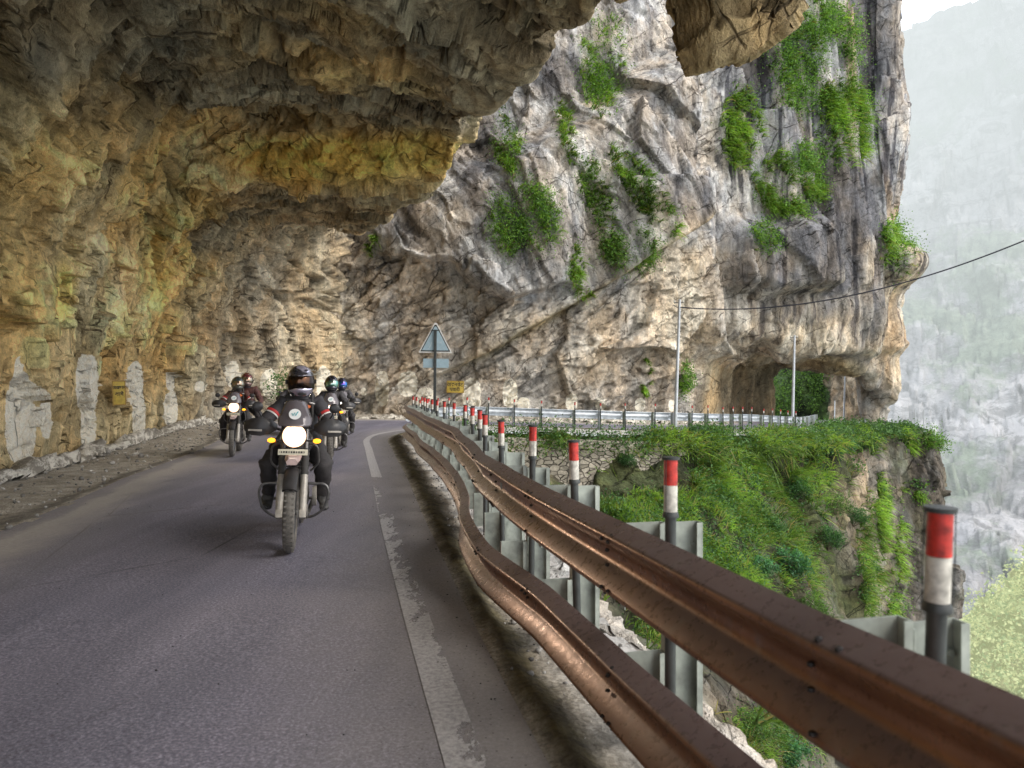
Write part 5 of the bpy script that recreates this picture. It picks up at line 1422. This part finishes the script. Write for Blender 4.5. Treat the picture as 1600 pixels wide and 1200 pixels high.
def make_bike():
    r = empty('motorcycle')
    wheel(r, 0, .345, .098, 'front_wheel'); wheel(r, 1.46, .325, .125, 'rear_wheel')
    ax = Vector((0, 0, .345)); tp = Vector((0, .31, 1.01))
    for sx in (-1, 1):
        o = Vector((sx*.098, 0, 0))
        m = MB(); m.tube([ax+o+Vector((0, .0, -.05)), ax+o+(tp-ax)*.12, ax+o+(tp-ax)*.46], [.030, .034, .031], 14)
        m.box(tuple(ax+o+Vector((sx*.0, .0, -.02))), (.06, .07, .075), rot=(R(-25), 0, 0), bev=.012); m.build('fork_leg', M['fork'], r)
        m = MB(); pts = [ax+o+(tp-ax)*(.46+.03*k) for k in range(12)]; m.tube(pts, [.036 if k % 2 else .030 for k in range(12)], 14); m.build('fork_gaiter', M['gaiter'], r)
        m = MB(); m.cyl(ax+o+(tp-ax)*.78, ax+o+(tp-ax)*1.05, .021); m.build('fork_tube', M['steel_bar'], r)
    m = MB(); m.box((.125, .06, .34), (.035, .10, .11), rot=(R(-20), 0, 0), bev=.01); m.build('brake_caliper', M['engine'], r)
    # low fender hugging the tyre
    secs_ = []
    for k in range(11):
        a = R(38+k*11.5); rr = .372; c = Vector((0, -math.cos(a)*rr, .345+math.sin(a)*rr))
        nrm = Vector((0, -math.cos(a), math.sin(a)))
        secs_.append([c+Vector((x, 0, 0))+nrm*z for x, z in ((-.062, -.03), (-.055, 0), (-.03, .014), (0, .018), (.03, .014), (.055, 0), (.062, -.03), (.05, -.03), (.03, .004), (0, .008), (-.03, .004), (-.05, -.03))])
    MB().loft(secs_).build('front_fender', M['black_plastic'], r)
    # high beak
    secs_ = [[(-.065*w_, y, z), (-.035*w_, y, z+.03), (.035*w_, y, z+.03), (.065*w_, y, z), (.05*w_, y, z-.025), (-.05*w_, y, z-.025)] for y, z, w_ in ((-.12, .79, .75), (-.02, .80, 1.), (.10, .82, 1.1), (.2, .84, .9))]
    MB().loft(secs_).build('beak_fender', M['fender'], r)
    m = MB(); m.box((0, .0, .865), (.25, .008, .052), rot=(R(-10), 0, 0), bev=.003); pl = m.build('number_plate', M['plate'], r)
    m = MB()
    for k in range(10): m.box((-.095+.021*k, -.0075, .866), (.008+.004*(k % 3), .003, .016), rot=(R(-10), 0, 0))
    m.box((-.11, -.004, .866), (.008, .002, .006)); 
    q = m.build('plate_number', M['gaiter'], pl)
    m = MB(); m.lathe([(.0, .10), (.06, .095), (.092, .05), (.100, 0), (.094, -.012), (.088, 0), (.08, .02), (0, .03)], (0, .12, 1.0), axis='Y', seg=36); hl = m.build('headlight', M['black_plastic'], r)
    m = MB(); m.lathe([(0, .0), (.05, -.014), (.085, -.002), (.085, .01), (0, .012)][::-1], (0, .112, 1.0), axis='Y', seg=32); m.build('headlight_lens', M['lamp_glow'], hl)
    m = MB(); m.lathe([(.0865, -.004), (.094, -.013), (.1015, -.002), (.094, .004)], (0, .114, 1.0), axis='Y', seg=36, closed=True); m.build('headlight_rim', M['halo'], hl)
    # screen
    V = []; prof_ = [(1.085, .135, .10), (1.10, .145, .115), (1.15, .150, .135), (1.20, .125, .165), (1.26, .105, .20), (1.30, .092, .225), (1.315, .07, .235)]
    for (z, hw, y) in prof_:
        for k in range(13):
            t = -1+2*k/12; V.append((hw*t, y+.07*t*t-.04, z-(.012*t*t if z > 1.3 else 0)))
    so_ = mesh_np('windscreen', V, grid_faces(len(prof_), 13), M['screen'], r)
    sm = so_.modifiers.new('th', 'SOLIDIFY'); sm.thickness = .004
    m = MB(); tl = R(-30)
    lg = empty('logo', (0, .118, 1.205)); 
    m.lathe([(0, 0), (.052, 0), (.052, .003), (0, .003)], (0, .104, 1.192), axis='Y', seg=32, rot=Matrix.Rotation(R(-28), 3, 'X')); lo_ = m.build('logo_sticker', M['logo_white'], so_); bpy.data.objects.remove(lg)
    m = MB()
    def lp(x, z): # on the tilted disc
        v = Matrix.Rotation(R(-28), 3, 'X') @ Vector((x, -.003, z)); return (v.x, v.y+.104, v.z+1.192)
    st = [(-.026, .006), (-.016, -.016), (-.002, .012), (.006, -.016), (.026, .024)]
    m.tube([lp(*p_) for p_ in st], .0045, 6); m.build('logo_mark', M['logo_teal'], lo_)
    # bars
    hb_ = rounded([(-.43, .45, 1.07), (-.24, .40, 1.075), (-.10, .36, 1.02), (.10, .36, 1.02), (.24, .40, 1.075), (.43, .45, 1.07)], .06)
    m = MB(); m.tube(hb_, .012, 10); hbar = m.build('handlebar', M['black_plastic'], r)
    for sx in (-1, 1):
        m = MB(); m.cyl((sx*.29, .414, 1.0735), (sx*.425, .449, 1.0705), .017, seg=12); m.build('grip', M['gaiter'], hbar)
        # hand guards
        secs_ = []
        for x, z0, z1, y in ((.16, 1.04, 1.09, .30), (.22, 1.005, 1.135, .27), (.30, .985, 1.15, .255), (.38, .99, 1.14, .275), (.44, 1.02, 1.11, .33), (.46, 1.04, 1.09, .39)):
            secs_.append([(sx*x, y, z0), (sx*x, y-.012, (z0+z1)/2), (sx*x, y+.01, z1), (sx*x, y+.022, z1), (sx*x, y+.004, (z0+z1)/2), (sx*x, y+.012, z0)])
        m = MB(); m.loft(secs_); g_ = m.build('hand_guard', M['black_plastic'], r, angle=60)
        m = MB(); m.box((sx*.345, .245, 1.035), (.12, .012, .018), rot=(0, 0, sx*R(8)), bev=.004); m.build('guard_stripe', M['fork'], g_)
        # mirrors
        m = MB(); m.tube(rounded([(sx*.24, .40, 1.08), (sx*.31, .34, 1.16), (sx*.33, .30, 1.21)], .04), .006, 8); mi = m.build('mirror_stem', M['black_plastic'], r)
        m = MB(); m.ell((sx*.335, .285, 1.245), (.048, .016, .046), sub=3); m.build('mirror', M['black_plastic'], mi)
        # indicators
        m = MB(); m.cyl((sx*.09, .17, .955), (sx*.16, .15, .955), .008, seg=8); ind = m.build('indicator_stem', M['black_plastic'], r)
        m = MB(); m.ell((sx*.195, .145, .955), (.036, .022, .022), sub=2); m.build('indicator', M['amber'], ind)
        # crash bars
        m = MB(); m.tube(rounded([(sx*.06, .42, .545), (sx*.285, .40, .545), (sx*.315, .40, .46), (sx*.27, .42, .30), (sx*.16, .46, .225), (sx*.05, .5, .22)], .06), .0125, 10)
        m.build('crash_bar', M['steel_bar'], r)
        m = MB(); m.tube(rounded([(sx*.10, .34, .93), (sx*.20, .33, .90), (sx*.215, .38, .74), (sx*.14, .45, .66)], .04), .010, 8); m.build('upper_guard_bar', M['steel_bar'], r)
        m = MB(); m.tube([(sx*.165, .34, .90), (sx*.185, .37, .935), (sx*.20, .45, .95), (sx*.22, .55, .93)], .009, 6); m.build('orange_trim', M['orange'], r)
        m = MB(); m.cyl((sx*.08, .92, .34), (sx*.28, .92, .33), .014, seg=8); m.build('foot_peg', M['steel_bar'], r)
    # engine, frame, tank, seat
    m = MB(); m.box((0, .62, .40), (.24, .36, .22), bev=.05); eng = m.build('engine', M['engine'], r)
    m = MB()
    for k in range(9): m.box((0, .56-.008*k, .52+.024*k), (.17, .18, .010), rot=(R(-8), 0, 0), bev=.003)
    m.box((0, .53, .62), (.12, .12, .24)); m.box((0, .50, .76), (.15, .17, .06), bev=.015); m.build('cylinder_fins', M['engine'], eng)
    for sx in (-1, 1):
        m = MB(); m.lathe([(0, 0), (.085, 0), (.095, .015), (.095, .04)], (sx*(.155), .64, .40), axis='X', seg=24); m.build('engine_cover', M['fork'], eng)
    m = MB(); m.tube(rounded([(.05, .46, .70), (.06, .36, .60), (.09, .36, .34), (.12, .5, .24), (.15, 1.0, .30), (.19, 1.25, .50)], .06), .02, 10); ex_ = m.build('exhaust_pipe', M['steel_bar'], r)
    m = MB(); m.tube([(.19, 1.2, .46), (.20, 1.30, .54), (.21, 1.72, .74)], [.03, .05, .045], 16); m.build('muffler', M['steel_bar'], ex_)
    m = MB(); m.tube(rounded([(0, .33, .98), (0, .36, .72), (0, .44, .34)], .05), .026, 10); m.tube([(0, .33, .93), (0, .9, .80), (0, 1.6, .86)], .022, 8); m.build('frame', M['black_plastic'], r)
    m = MB(); m.box((0, .40, .80), (.23, .05, .12), rot=(R(-15), 0, 0), bev=.01); m.build('oil_cooler', M['gaiter'], r)
    sec = []
    for y, hw, z0, z1 in ((.33, .06, .86, .96), (.40, .12, .82, 1.02), (.52, .155, .78, 1.06), (.68, .14, .79, 1.04), (.82, .09, .82, .94), (.86, .05, .84, .9)):
        sec.append([(hw*math.cos(t)*(1.0), y, (z0+z1)/2+(z1-z0)/2*math.sin(t)) for t in [2*math.pi*k/16 for k in range(16)]])
    MB().loft(sec).build('tank', M['tank'], r)
    sec = []
    for y, hw, z in ((.78, .08, .84), (.9, .13, .84), (1.1, .15, .845), (1.22, .14, .88), (1.5, .13, .91), (1.66, .09, .92)):
        sec.append([(hw*math.cos(t), y, z+.045*math.sin(t)) for t in [2*math.pi*k/14 for k in range(14)]])
    MB().loft(sec).build('seat', M['gaiter'], r)
    m = MB(); m.box((0, 1.45, .82), (.2, .5, .10), bev=.03); m.build('tail', M['tank'], r)
    m = MB(); m.tube(rounded([(-.14, 1.35, .93), (-.14, 1.85, .97), (.14, 1.85, .97), (.14, 1.35, .93)], .06), .011, 8); m.build('rear_rack', M['steel_bar'], r)
    m = MB(); m.tube([(-.07, 1.0, .42), (-.08, 1.46, .325)], .022, 8); m.tube([(.07, 1.0, .42), (.08, 1.46, .325)], .022, 8); m.box((0, 1.02, .42), (.18, .06, .06), bev=.01); m.build('swing_arm', M['engine'], r)
    m = MB(); m.box((0, 1.70, .70), (.16, .02, .28), rot=(R(12), 0, 0), bev=.008); m.build('rear_mudguard', M['black_plastic'], r)
    return r

# ------------------------------------------------------------------ riders
def skin_mesh(name, nodes, edges, mats, parent, sub=2, root=0, matf=None):
    me = bpy.data.meshes.new(name+'_skeleton'); keys = list(nodes); idx = {k: i for i, k in enumerate(keys)}
    me.from_pydata([nodes[k][0] for k in keys], [(idx[a], idx[b]) for a, b in edges], [])
    o = bpy.data.objects.new(name, me); COL.objects.link(o)
    o.modifiers.new('s', 'SKIN')
    sv = me.skin_vertices[0].data
    for k, i in idx.items():
        rr = nodes[k][1]; sv[i].radius = (rr, rr) if isinstance(rr, (int, float)) else rr
    sv[root].use_root = True
    sb = o.modifiers.new('d', 'SUBSURF'); sb.levels = sub; sb.render_levels = sub
    dg = bpy.context.evaluated_depsgraph_get(); dg.update()
    m2 = bpy.data.meshes.new_from_object(o.evaluated_get(dg)); m2.name = name
    COL.objects.unlink(o); bpy.data.objects.remove(o); bpy.data.meshes.remove(me)
    m2.materials.clear()
    o2 = link_mesh(name, m2, mats, parent)
    if matf:
        for p_ in m2.polygons: p_.material_index = matf(p_.center)
    # cloth folds
    V = np.zeros(len(m2.vertices)*3); m2.vertices.foreach_get('co', V); V = V.reshape(-1, 3)
    Nn = np.array([v.normal[:] for v in m2.vertices])
    V += Nn*(fbm(V, (.12, .12, .045), 3, 3)*.032)[:, None]; m2.vertices.foreach_set('co', V.ravel()); m2.update()
    return o2
M['jacket'] = simple('black_riding_jacket', (.045, .042, .045), .75, 0, 25, .4, .3)
M['jacket_red'] = simple('dark_red_riding_jacket', (.08, .028, .022), .75, 0, 25, .45, .3)
M['trousers'] = simple('black_riding_trousers', (.042, .038, .038), .8, 0, 22, .4, .35)
M['glove'] = simple('black_glove', (.02, .02, .02), .7, 0, 25, .3, .2)
M['boot'] = simple('dusty_black_boot', (.06, .058, .055), .6, 0, 18, .4, .2)
M['armred'] = simple('red_armband', (.50, .03, .03), .6, 0, 20, .2)
M['armwhite'] = simple('white_reflective_band', (.75, .72, .68), .5, 0, 20, .15)
def helmet_mat(name, c1, c2, metal=.3, rough=.15, sc=6):
    s = NT(name); c = s.coord(); n = s.noise(s.mapp(c, (1, 1, 2.2), (.4, .3, 0)), sc, 2, .4)
    col = s.mix(s.ramp(n, [(.48, 0.), (.52, 1.)]), c1, c2)
    return s.done(s.bsdf(col, rough, metal, None, .6, coat=.8))
M['h_silver'] = helmet_mat('silver_violet_helmet', (.09, .085, .10), (.62, .58, .70), .6, .16, 4.5)
M['h_green'] = helmet_mat('grey_green_helmet', (.05, .06, .055), (.10, .11, .09))
M['h_maroon'] = helmet_mat('maroon_helmet', (.16, .03, .03), (.30, .20, .17))
M['h_black'] = helmet_mat('black_helmet', (.015, .015, .02), (.06, .06, .09))
M['h_blue'] = helmet_mat('black_blue_helmet', (.015, .015, .03), (.05, .06, .14))
M['h_pink'] = helmet_mat('pink_black_helmet', (.03, .03, .03), (.5, .08, .16))
def visor_mat(name, c1, c2, c3):
    s = NT(name); c = s.coord(); n = s.noise(c, 7, 2, .5)
    return s.done(s.bsdf(s.ramp(n, [(.35, c1), (.5, c2), (.65, c3)]), .08, .85, None, .8))
M['v_dark'] = visor_mat('dark_visor', (.02, .015, .012), (.03, .022, .02), (.13, .06, .03))
M['v_gold'] = visor_mat('mirrored_gold_visor', (.25, .16, .06), (.12, .35, .32), (.6, .6, .5))
M['v_blue'] = visor_mat('mirrored_blue_visor', (.03, .02, .30), (.02, .25, .6), (.25, .03, .35))
M['v_pale'] = visor_mat('pale_visor', (.12, .12, .10), (.3, .28, .22), (.5, .3, .2))

def helmet(root, c, rotv, hm, vm):
    base = Matrix.Rotation(rotv[2], 3, 'Z') @ Matrix.Rotation(rotv[0], 3, 'X') @ Matrix.Rotation(rotv[1], 3, 'Y')
    bm = bmesh.new(); bmesh.ops.create_icosphere(bm, subdivisions=5, radius=1)
    for v in bm.verts:
        x, y, z = v.co
        f = 1.0
        if z < 0: x *= 1-.12*z*z; 
        yy = y*.170; zz = z*.172
        if y < 0 and z < .05: yy -= .026*sst(.1, -.45, np.array([z]))[0]*(-y)      # chin bar
        if z < -.72: zz = -.72*.172-(z+.72)*-.172*.25
        # eye port recess
        if y < -.35 and -.30 < z < .38 and abs(x) < .85: yy += .012; 
        v.co = (x*.137, yy, zz)
    for v in bm.verts: v.co = base @ v.co + Vector(c)
    me = bpy.data.meshes.new('helmet'); bm.to_mesh(me); bm.free()
    h = link_mesh('helmet', me, hm, root); 
    V = []; n1, n2 = 11, 19
    for i in range(n1):
        el = R(-21+i*4.4)
        for j in range(n2):
            az = R(-68+j*136/18)
            p = Vector((math.sin(az)*math.cos(el)*.1415, -math.cos(az)*math.cos(el)*.176-.002, math.sin(el)*.178)); V.append(base @ p + Vector(c))
    vz = mesh_np('visor', [v[:] for v in V], grid_faces(n1, n2), vm, h)
    md = vz.modifiers.new('t', 'SOLIDIFY'); md.thickness = .004
    m = MB()
    for sx in (-1, 1):
        q = base @ Vector((sx*.136, -.03, .01)); q2 = base @ Vector((sx*.146, -.03, .01)); m.cyl(q+Vector(c), q2+Vector(c), .022, seg=16)
        pv = m.build('visor_hinge', M['black_plastic'], h); m = MB()
    for sx in (-1, 1):
        q = base @ Vector((sx*.05, -.115, .125)); m = MB(); m.ell(q+Vector(c), (.018, .022, .008), sub=2); m.build('vent', M['black_plastic'], h)
    m = MB(); q = base @ Vector((0, -.192, -.10)); m.ell(q+Vector(c), (.045, .012, .016), sub=2); m.build('chin_vent', M['black_plastic'], h)
    return h

def make_rider(pose='ride', jacket='jacket', hm='h_silver', vm='v_dark', head=(0, 0, 0), acc=True):
    r = empty('person')
    if pose == 'ride':
        S, E_, W_ = (.175, .93, 1.27), (.325, .78, 1.05), (.37, .54, 1.085)
        K, A = (.255, .58, .70), (.25, .80, .36); py_, hz = 1.04, .0
    else:
        S, E_, W_ = (.175, .95, 1.30), (.31, .90, 1.05), (.22, .66, .93)
        K, A = (.29, .62, .74), (.27, .80, .46); py_, hz = 1.04, .02
    nd = {'pel': ((0, py_, .96+hz), (.155, .13)), 'bel': ((0, 1.01, 1.08+hz), (.15, .12)), 'che': ((0, .965, 1.21+hz), (.175, .125)), 'nb': ((0, .93, 1.315+hz), (.085, .08)), 'nk': ((0, .905, 1.37+hz), .062), 'hd': ((0, .885, 1.46+hz), .095), 'ht': ((0, .885, 1.53+hz), .07)}
    ed = [('pel', 'bel'), ('bel', 'che'), ('che', 'nb'), ('nb', 'nk'), ('nk', 'hd'), ('hd', 'ht')]
    for sx, t in ((-1, 'L'), (1, 'R')):
        f = lambda p_: (sx*p_[0], p_[1], p_[2])
        lerp = lambda a, b, k: tuple(a[i]*(1-k)+b[i]*k for i in range(3))
        nd.update({'s'+t: (f(S), .088), 'u'+t: (f(lerp(S, E_, .5)), .07), 'e'+t: (f(E_), .062), 'f'+t: (f(lerp(E_, W_, .5)), .054), 'w'+t: (f(W_), .040),
                   'h'+t: (f((.105, 1.0, .90+hz)), .115), 't'+t: (f(lerp((.105, 1.0, .90+hz), K, .5)), .10), 'k'+t: (f(K), .088), 'c'+t: (f(lerp(K, A, .45)), .078), 'a'+t: (f(A), .055)})
        ed += [('che', 's'+t), ('s'+t, 'u'+t), ('u'+t, 'e'+t), ('e'+t, 'f'+t), ('f'+t, 'w'+t), ('pel', 'h'+t), ('h'+t, 't'+t), ('t'+t, 'k'+t), ('k'+t, 'c'+t), ('c'+t, 'a'+t)]
    skin_mesh('body', nd, ed, [M[jacket], M['trousers']], r, 2, 0, lambda c: 1 if (c.z < 1.0 and not (abs(c.x) > .28 and c.z > .98 and c.y < .9)) and not (pose != 'ride' and abs(c.x) > .19 and c.z > .88) else 0)
    for sx in (-1, 1):
        # gloves closed on the grip
        bx_ = .36 if pose == 'ride' else None
        wv = Vector((sx*W_[0], W_[1], W_[2]))
        if pose == 'ride':
            g = {'w': (tuple(wv+Vector((0, .02, 0))), .036), 'p': ((sx*.362, .485, 1.098), (.036, .026)), 'p2': ((sx*.360, .462, 1.106), (.040, .020))}
            e = [('w', 'p'), ('p', 'p2')]
            for k, dx in enumerate((-.036, -.013, .010, .032)):
                x = sx*(.36+dx); yk = .430+.012*0+(.26*(.36+dx-.36))
                L = (.9, 1., 1., .8)[k]
                g.update({'a%d' % k: ((x, yk+.012, 1.104), .0105), 'b%d' % k: ((x, yk-.022*L, 1.098), .0100), 'c%d' % k: ((x, yk-.030*L, 1.070), .0095), 'd%d' % k: ((x, yk-.012, 1.050), .0085)})
                e += [('p2', 'a%d' % k), ('a%d' % k, 'b%d' % k), ('b%d' % k, 'c%d' % k), ('c%d' % k, 'd%d' % k)]
            g.update({'t0': ((sx*.318, .468, 1.085), .013), 't1': ((sx*.305, .440, 1.062), .011), 't2': ((sx*.312, .418, 1.050), .0095)})
            e += [('p', 't0'), ('t0', 't1'), ('t1', 't2')]
        else:
            q = Vector((-sx*.02, -.06, -.02)); n0 = wv+q
            g = {'w': (tuple(wv), .036), 'p': (tuple(n0), (.036, .024)), 'p2': (tuple(n0+q*.6), (.04, .02))}; e = [('w', 'p'), ('p', 'p2')]
            for k, dx in enumerate((-.034, -.012, .010, .030)):
                b0 = n0+q*.9+Vector((dx, 0, 0)); L = (.8, 1., .95, .75)[k]
                g.update({'a%d' % k: (tuple(b0), .0105), 'b%d' % k: (tuple(b0+Vector((0, -.032*L, -.012))), .010), 'c%d' % k: (tuple(b0+Vector((0, -.052*L, -.034))), .009)})
                e += [('p2', 'a%d' % k), ('a%d' % k, 'b%d' % k), ('b%d' % k, 'c%d' % k)]
            b0 = n0+Vector((-sx*.045, -.01, -.005)); g.update({'t0': (tuple(b0), .013), 't1': (tuple(b0+Vector((-sx*.012, -.03, -.015))), .0105)}); e += [('p', 't0'), ('t0', 't1')]
        skin_mesh('glove', g, e, [M['glove']], r, 1, 0)
        av = Vector((sx*A[0], A[1], A[2]))
        g = {'s': (tuple(av+Vector((0, -.035, .10))), .064), 'a': (tuple(av+Vector((0, .01, -.01))), .056), 'hl': (tuple(av+Vector((0, .05, -.065))), .045), 'm': (tuple(av+Vector((sx*.01, -.07, -.05))), (.048, .042)), 't': (tuple(av+Vector((sx*.02, -.17, -.062))), (.046, .034)), 'tt': (tuple(av+Vector((sx*.02, -.20, -.065))), (.036, .026))}
        skin_mesh('boot', g, [('a', 's'), ('a', 'hl'), ('a', 'm'), ('m', 't'), ('t', 'tt')], [M['boot']], r, 2, 1)
        if acc:
            Sv, Ev = Vector((sx*S[0], S[1], S[2])), Vector((sx*E_[0], E_[1], E_[2]))
            d_ = (Ev-Sv)
            for nm, t0, t1, mt in (('red_armband', .44, .53, 'armred'), ('white_armband', .545, .59, 'armwhite')):
                m = MB(); m.tube([Sv+d_*t0, Sv+d_*(t0+t1)/2, Sv+d_*t1], [.076, .077, .073], 18, caps=False)
                m.build(nm, M[mt], r)
            m = MB(); m.ell((sx*.115, .838, 1.275), (.034, .016, .009), sub=2, rot=(0, sx*.2, -sx*.4)); m.build('white_tab', M['armwhite'], r)
            m = MB(); m.poly([(sx*.045, .832, 1.27), (sx*.12, .845, 1.245), (sx*.06, .826, 1.205)], .008, (0, -1, 0)); m.build('orange_chest_panel', M['orange'], r)
            Wv = Vector((sx*W_[0], W_[1], W_[2])); m = MB(); m.tube([Ev.lerp(Wv, .55)+Vector((0, 0, .048)), Ev.lerp(Wv, .85)+Vector((sx*-.01, 0, .044))], .010, 6); m.build('orange_cuff_strip', M['orange'], r)
    m = MB(); m.lathe([(.088, -.045), (.083, .0), (.070, .035), (.062, .035), (.075, -.04)], (0, .915, 1.36+hz), seg=24, closed=True); m.build('collar', M['jacket'], r)
    if acc:
        # small pack straps
        for sx in (-1, 1):
            m = MB(); m.tube([(sx*.11, .985, 1.375), (sx*.115, .90, 1.345), (sx*.12, .83, 1.24), (sx*.125, .85, 1.10)], .014, 6); m.build('strap', M['gaiter'], r)
    helmet(r, (0, .865, 1.475+hz), head, M[hm], M[vm])
    return r

bikeA = make_bike()
def place(o, x, y, th, lean=0):
    o.rotation_mode = 'XYZ'; o.rotation_euler = (0, R(lean), R(th)); o.location = (x, y, 0.01)
def wpos(px, Y): return (px-800)/1200*Y
BK = [(452, 6.66, 12.5, 2.0, 'front motorcycle nearest the camera, headlight and both amber indicators lit'),
      (363, 15.7, 14.5, 1.0, 'leftmost motorcycle near the rock wall, headlight lit, carrying two people'),
      (515, 14.1, 12.5, 1.0, 'motorcycle just behind and right of the front one, half hidden by it'),
      (535, 18.6, 15.0, 1.0, 'rearmost motorcycle at right, mostly hidden behind the black-jacketed rider'),
      (456, 22.5, 18.0, 0.5, 'far motorcycle hidden behind the front rider, only its mirror showing')]
bks = []
for k, (px, Y, th, ln, lb) in enumerate(BK):
    b = bikeA if k == 0 else copy_tree(bikeA)
    place(b, wpos(px, Y), Y, th, ln); tag(b, lb, 'motorcycle', 'motorcycles riding in a group'); bks.append(b)
riders = [
    ('ride', 'jacket', 'h_silver', 'v_dark', (.06, -.05, .12), True, 0, (0, 0, 0), 'person on the front motorcycle in black jacket with red armbands and silver helmet'),
    ('ride', 'jacket_red', 'h_green', 'v_pale', (.0, 0, .25), True, 1, (0, 0, 0), 'person steering the left motorcycle, dark red jacket, grey green helmet'),
    ('sit', 'jacket_red', 'h_maroon', 'v_pale', (.0, .1, .2), False, 1, (.15, .42, .07), 'passenger behind the left rider leaning out, maroon helmet'),
    ('ride', 'jacket', 'h_black', 'v_gold', (.0, 0, .1), False, 2, (0, 0, 0), 'person in plain black jacket with mirrored gold visor, right of the front rider'),
    ('ride', 'jacket', 'h_blue', 'v_blue', (.0, 0, .1), False, 3, (0, 0, 0), 'rearmost right rider in black with bright blue mirrored visor'),
    ('ride', 'jacket', 'h_pink', 'v_dark', (.0, 0, 0), False, 4, (0, 0, 0), 'far rider hidden behind the front rider, dark jacket, black and pink helmet')]
for (pose, jk, hm, vm, hd, ac, bi, off, lb) in riders:
    p = make_rider(pose, jk, hm, vm, hd, ac); b = bks[bi]
    mt = Matrix.Translation(b.location) @ b.rotation_euler.to_matrix().to_4x4()
    v = mt @ Vector(off); p.location = v; p.rotation_euler = b.rotation_euler
    tag(p, lb, 'person', 'riders of the motorcycles')
# the lit headlamps throw a little light forward
for b, pw in ((bks[0], 35), (bks[1], 35), (bks[2], 25)):
    l = bpy.data.lights.new('headlamp_beam', 'SPOT'); l.energy = pw; l.color = (1, .78, .55); l.spot_size = R(75); l.spot_blend = .8; l.shadow_soft_size = .06
    lo2 = bpy.data.objects.new('headlamp_beam', l); COL.objects.link(lo2)
    mt = Matrix.Translation(b.location) @ b.rotation_euler.to_matrix().to_4x4()
    lo2.location = mt @ Vector((0, .03, 1.0)); dv = mt.to_3x3() @ Vector((0, -1, -.12)); lo2.rotation_euler = (-dv).to_track_quat('Z', 'Y').to_euler()
# ------------------------------------------------------------------ light, sky, camera
w = bpy.data.worlds.new('World'); scn.world = w; w.use_nodes = True
nt = w.node_tree; nt.nodes.clear()
sky = nt.nodes.new('ShaderNodeTexSky'); sky.sky_type = 'NISHITA'; sky.sun_disc = False
SUN_EL, SUN_AZ = R(40), R(116)      # azimuth clockwise from +Y
sky.sun_elevation = SUN_EL; sky.sun_rotation = SUN_AZ
sky.air_density = 1.0; sky.dust_density = 8; sky.ozone_density = 1.0
bg = nt.nodes.new('ShaderNodeBackground'); bg.inputs[1].default_value = .15
wo = nt.nodes.new('ShaderNodeOutputWorld')
mx = nt.nodes.new('ShaderNodeMix'); mx.data_type = 'RGBA'; mx.inputs[0].default_value = .62
mx.inputs[7].default_value = (18.2, 19.3, 21.2, 1)      # high bright cloud
nt.links.new(sky.outputs[0], mx.inputs[6]); nt.links.new(mx.outputs[2], bg.inputs[0]); nt.links.new(bg.outputs[0], wo.inputs[0])
sl = bpy.data.lights.new('sun', 'SUN'); sl.energy = 1.9; sl.angle = R(26); sl.color = (1, .965, .91)
so = bpy.data.objects.new('sun', sl); COL.objects.link(so)
d = Vector((math.sin(SUN_AZ)*math.cos(SUN_EL), math.cos(SUN_AZ)*math.cos(SUN_EL), math.sin(SUN_EL)))
so.rotation_euler = d.to_track_quat('Z', 'Y').to_euler(); so.location = (30, -10, 40)

cam = bpy.data.cameras.new('camera'); co = bpy.data.objects.new('camera', cam); COL.objects.link(co)
co.location = (0, 0, H0); co.rotation_euler = (R(90), 0, 0)
cam.sensor_width = 36; cam.lens = 27; cam.shift_y = 3/1600; cam.clip_start = .05; cam.clip_end = 5000
cam.dof.use_dof = True; cam.dof.focus_distance = 9; cam.dof.aperture_fstop = 3.4
scn.camera = co
scn.view_settings.view_transform = 'Standard'; scn.view_settings.look = 'None'; scn.view_settings.exposure = 0; scn.view_settings.gamma = 1
scn.cycles.max_bounces = 5; scn.cycles.diffuse_bounces = 4; scn.cycles.adaptive_threshold = .02; scn.cycles.transparent_max_bounces = 12
scn.cycles.sample_clamp_indirect = 6
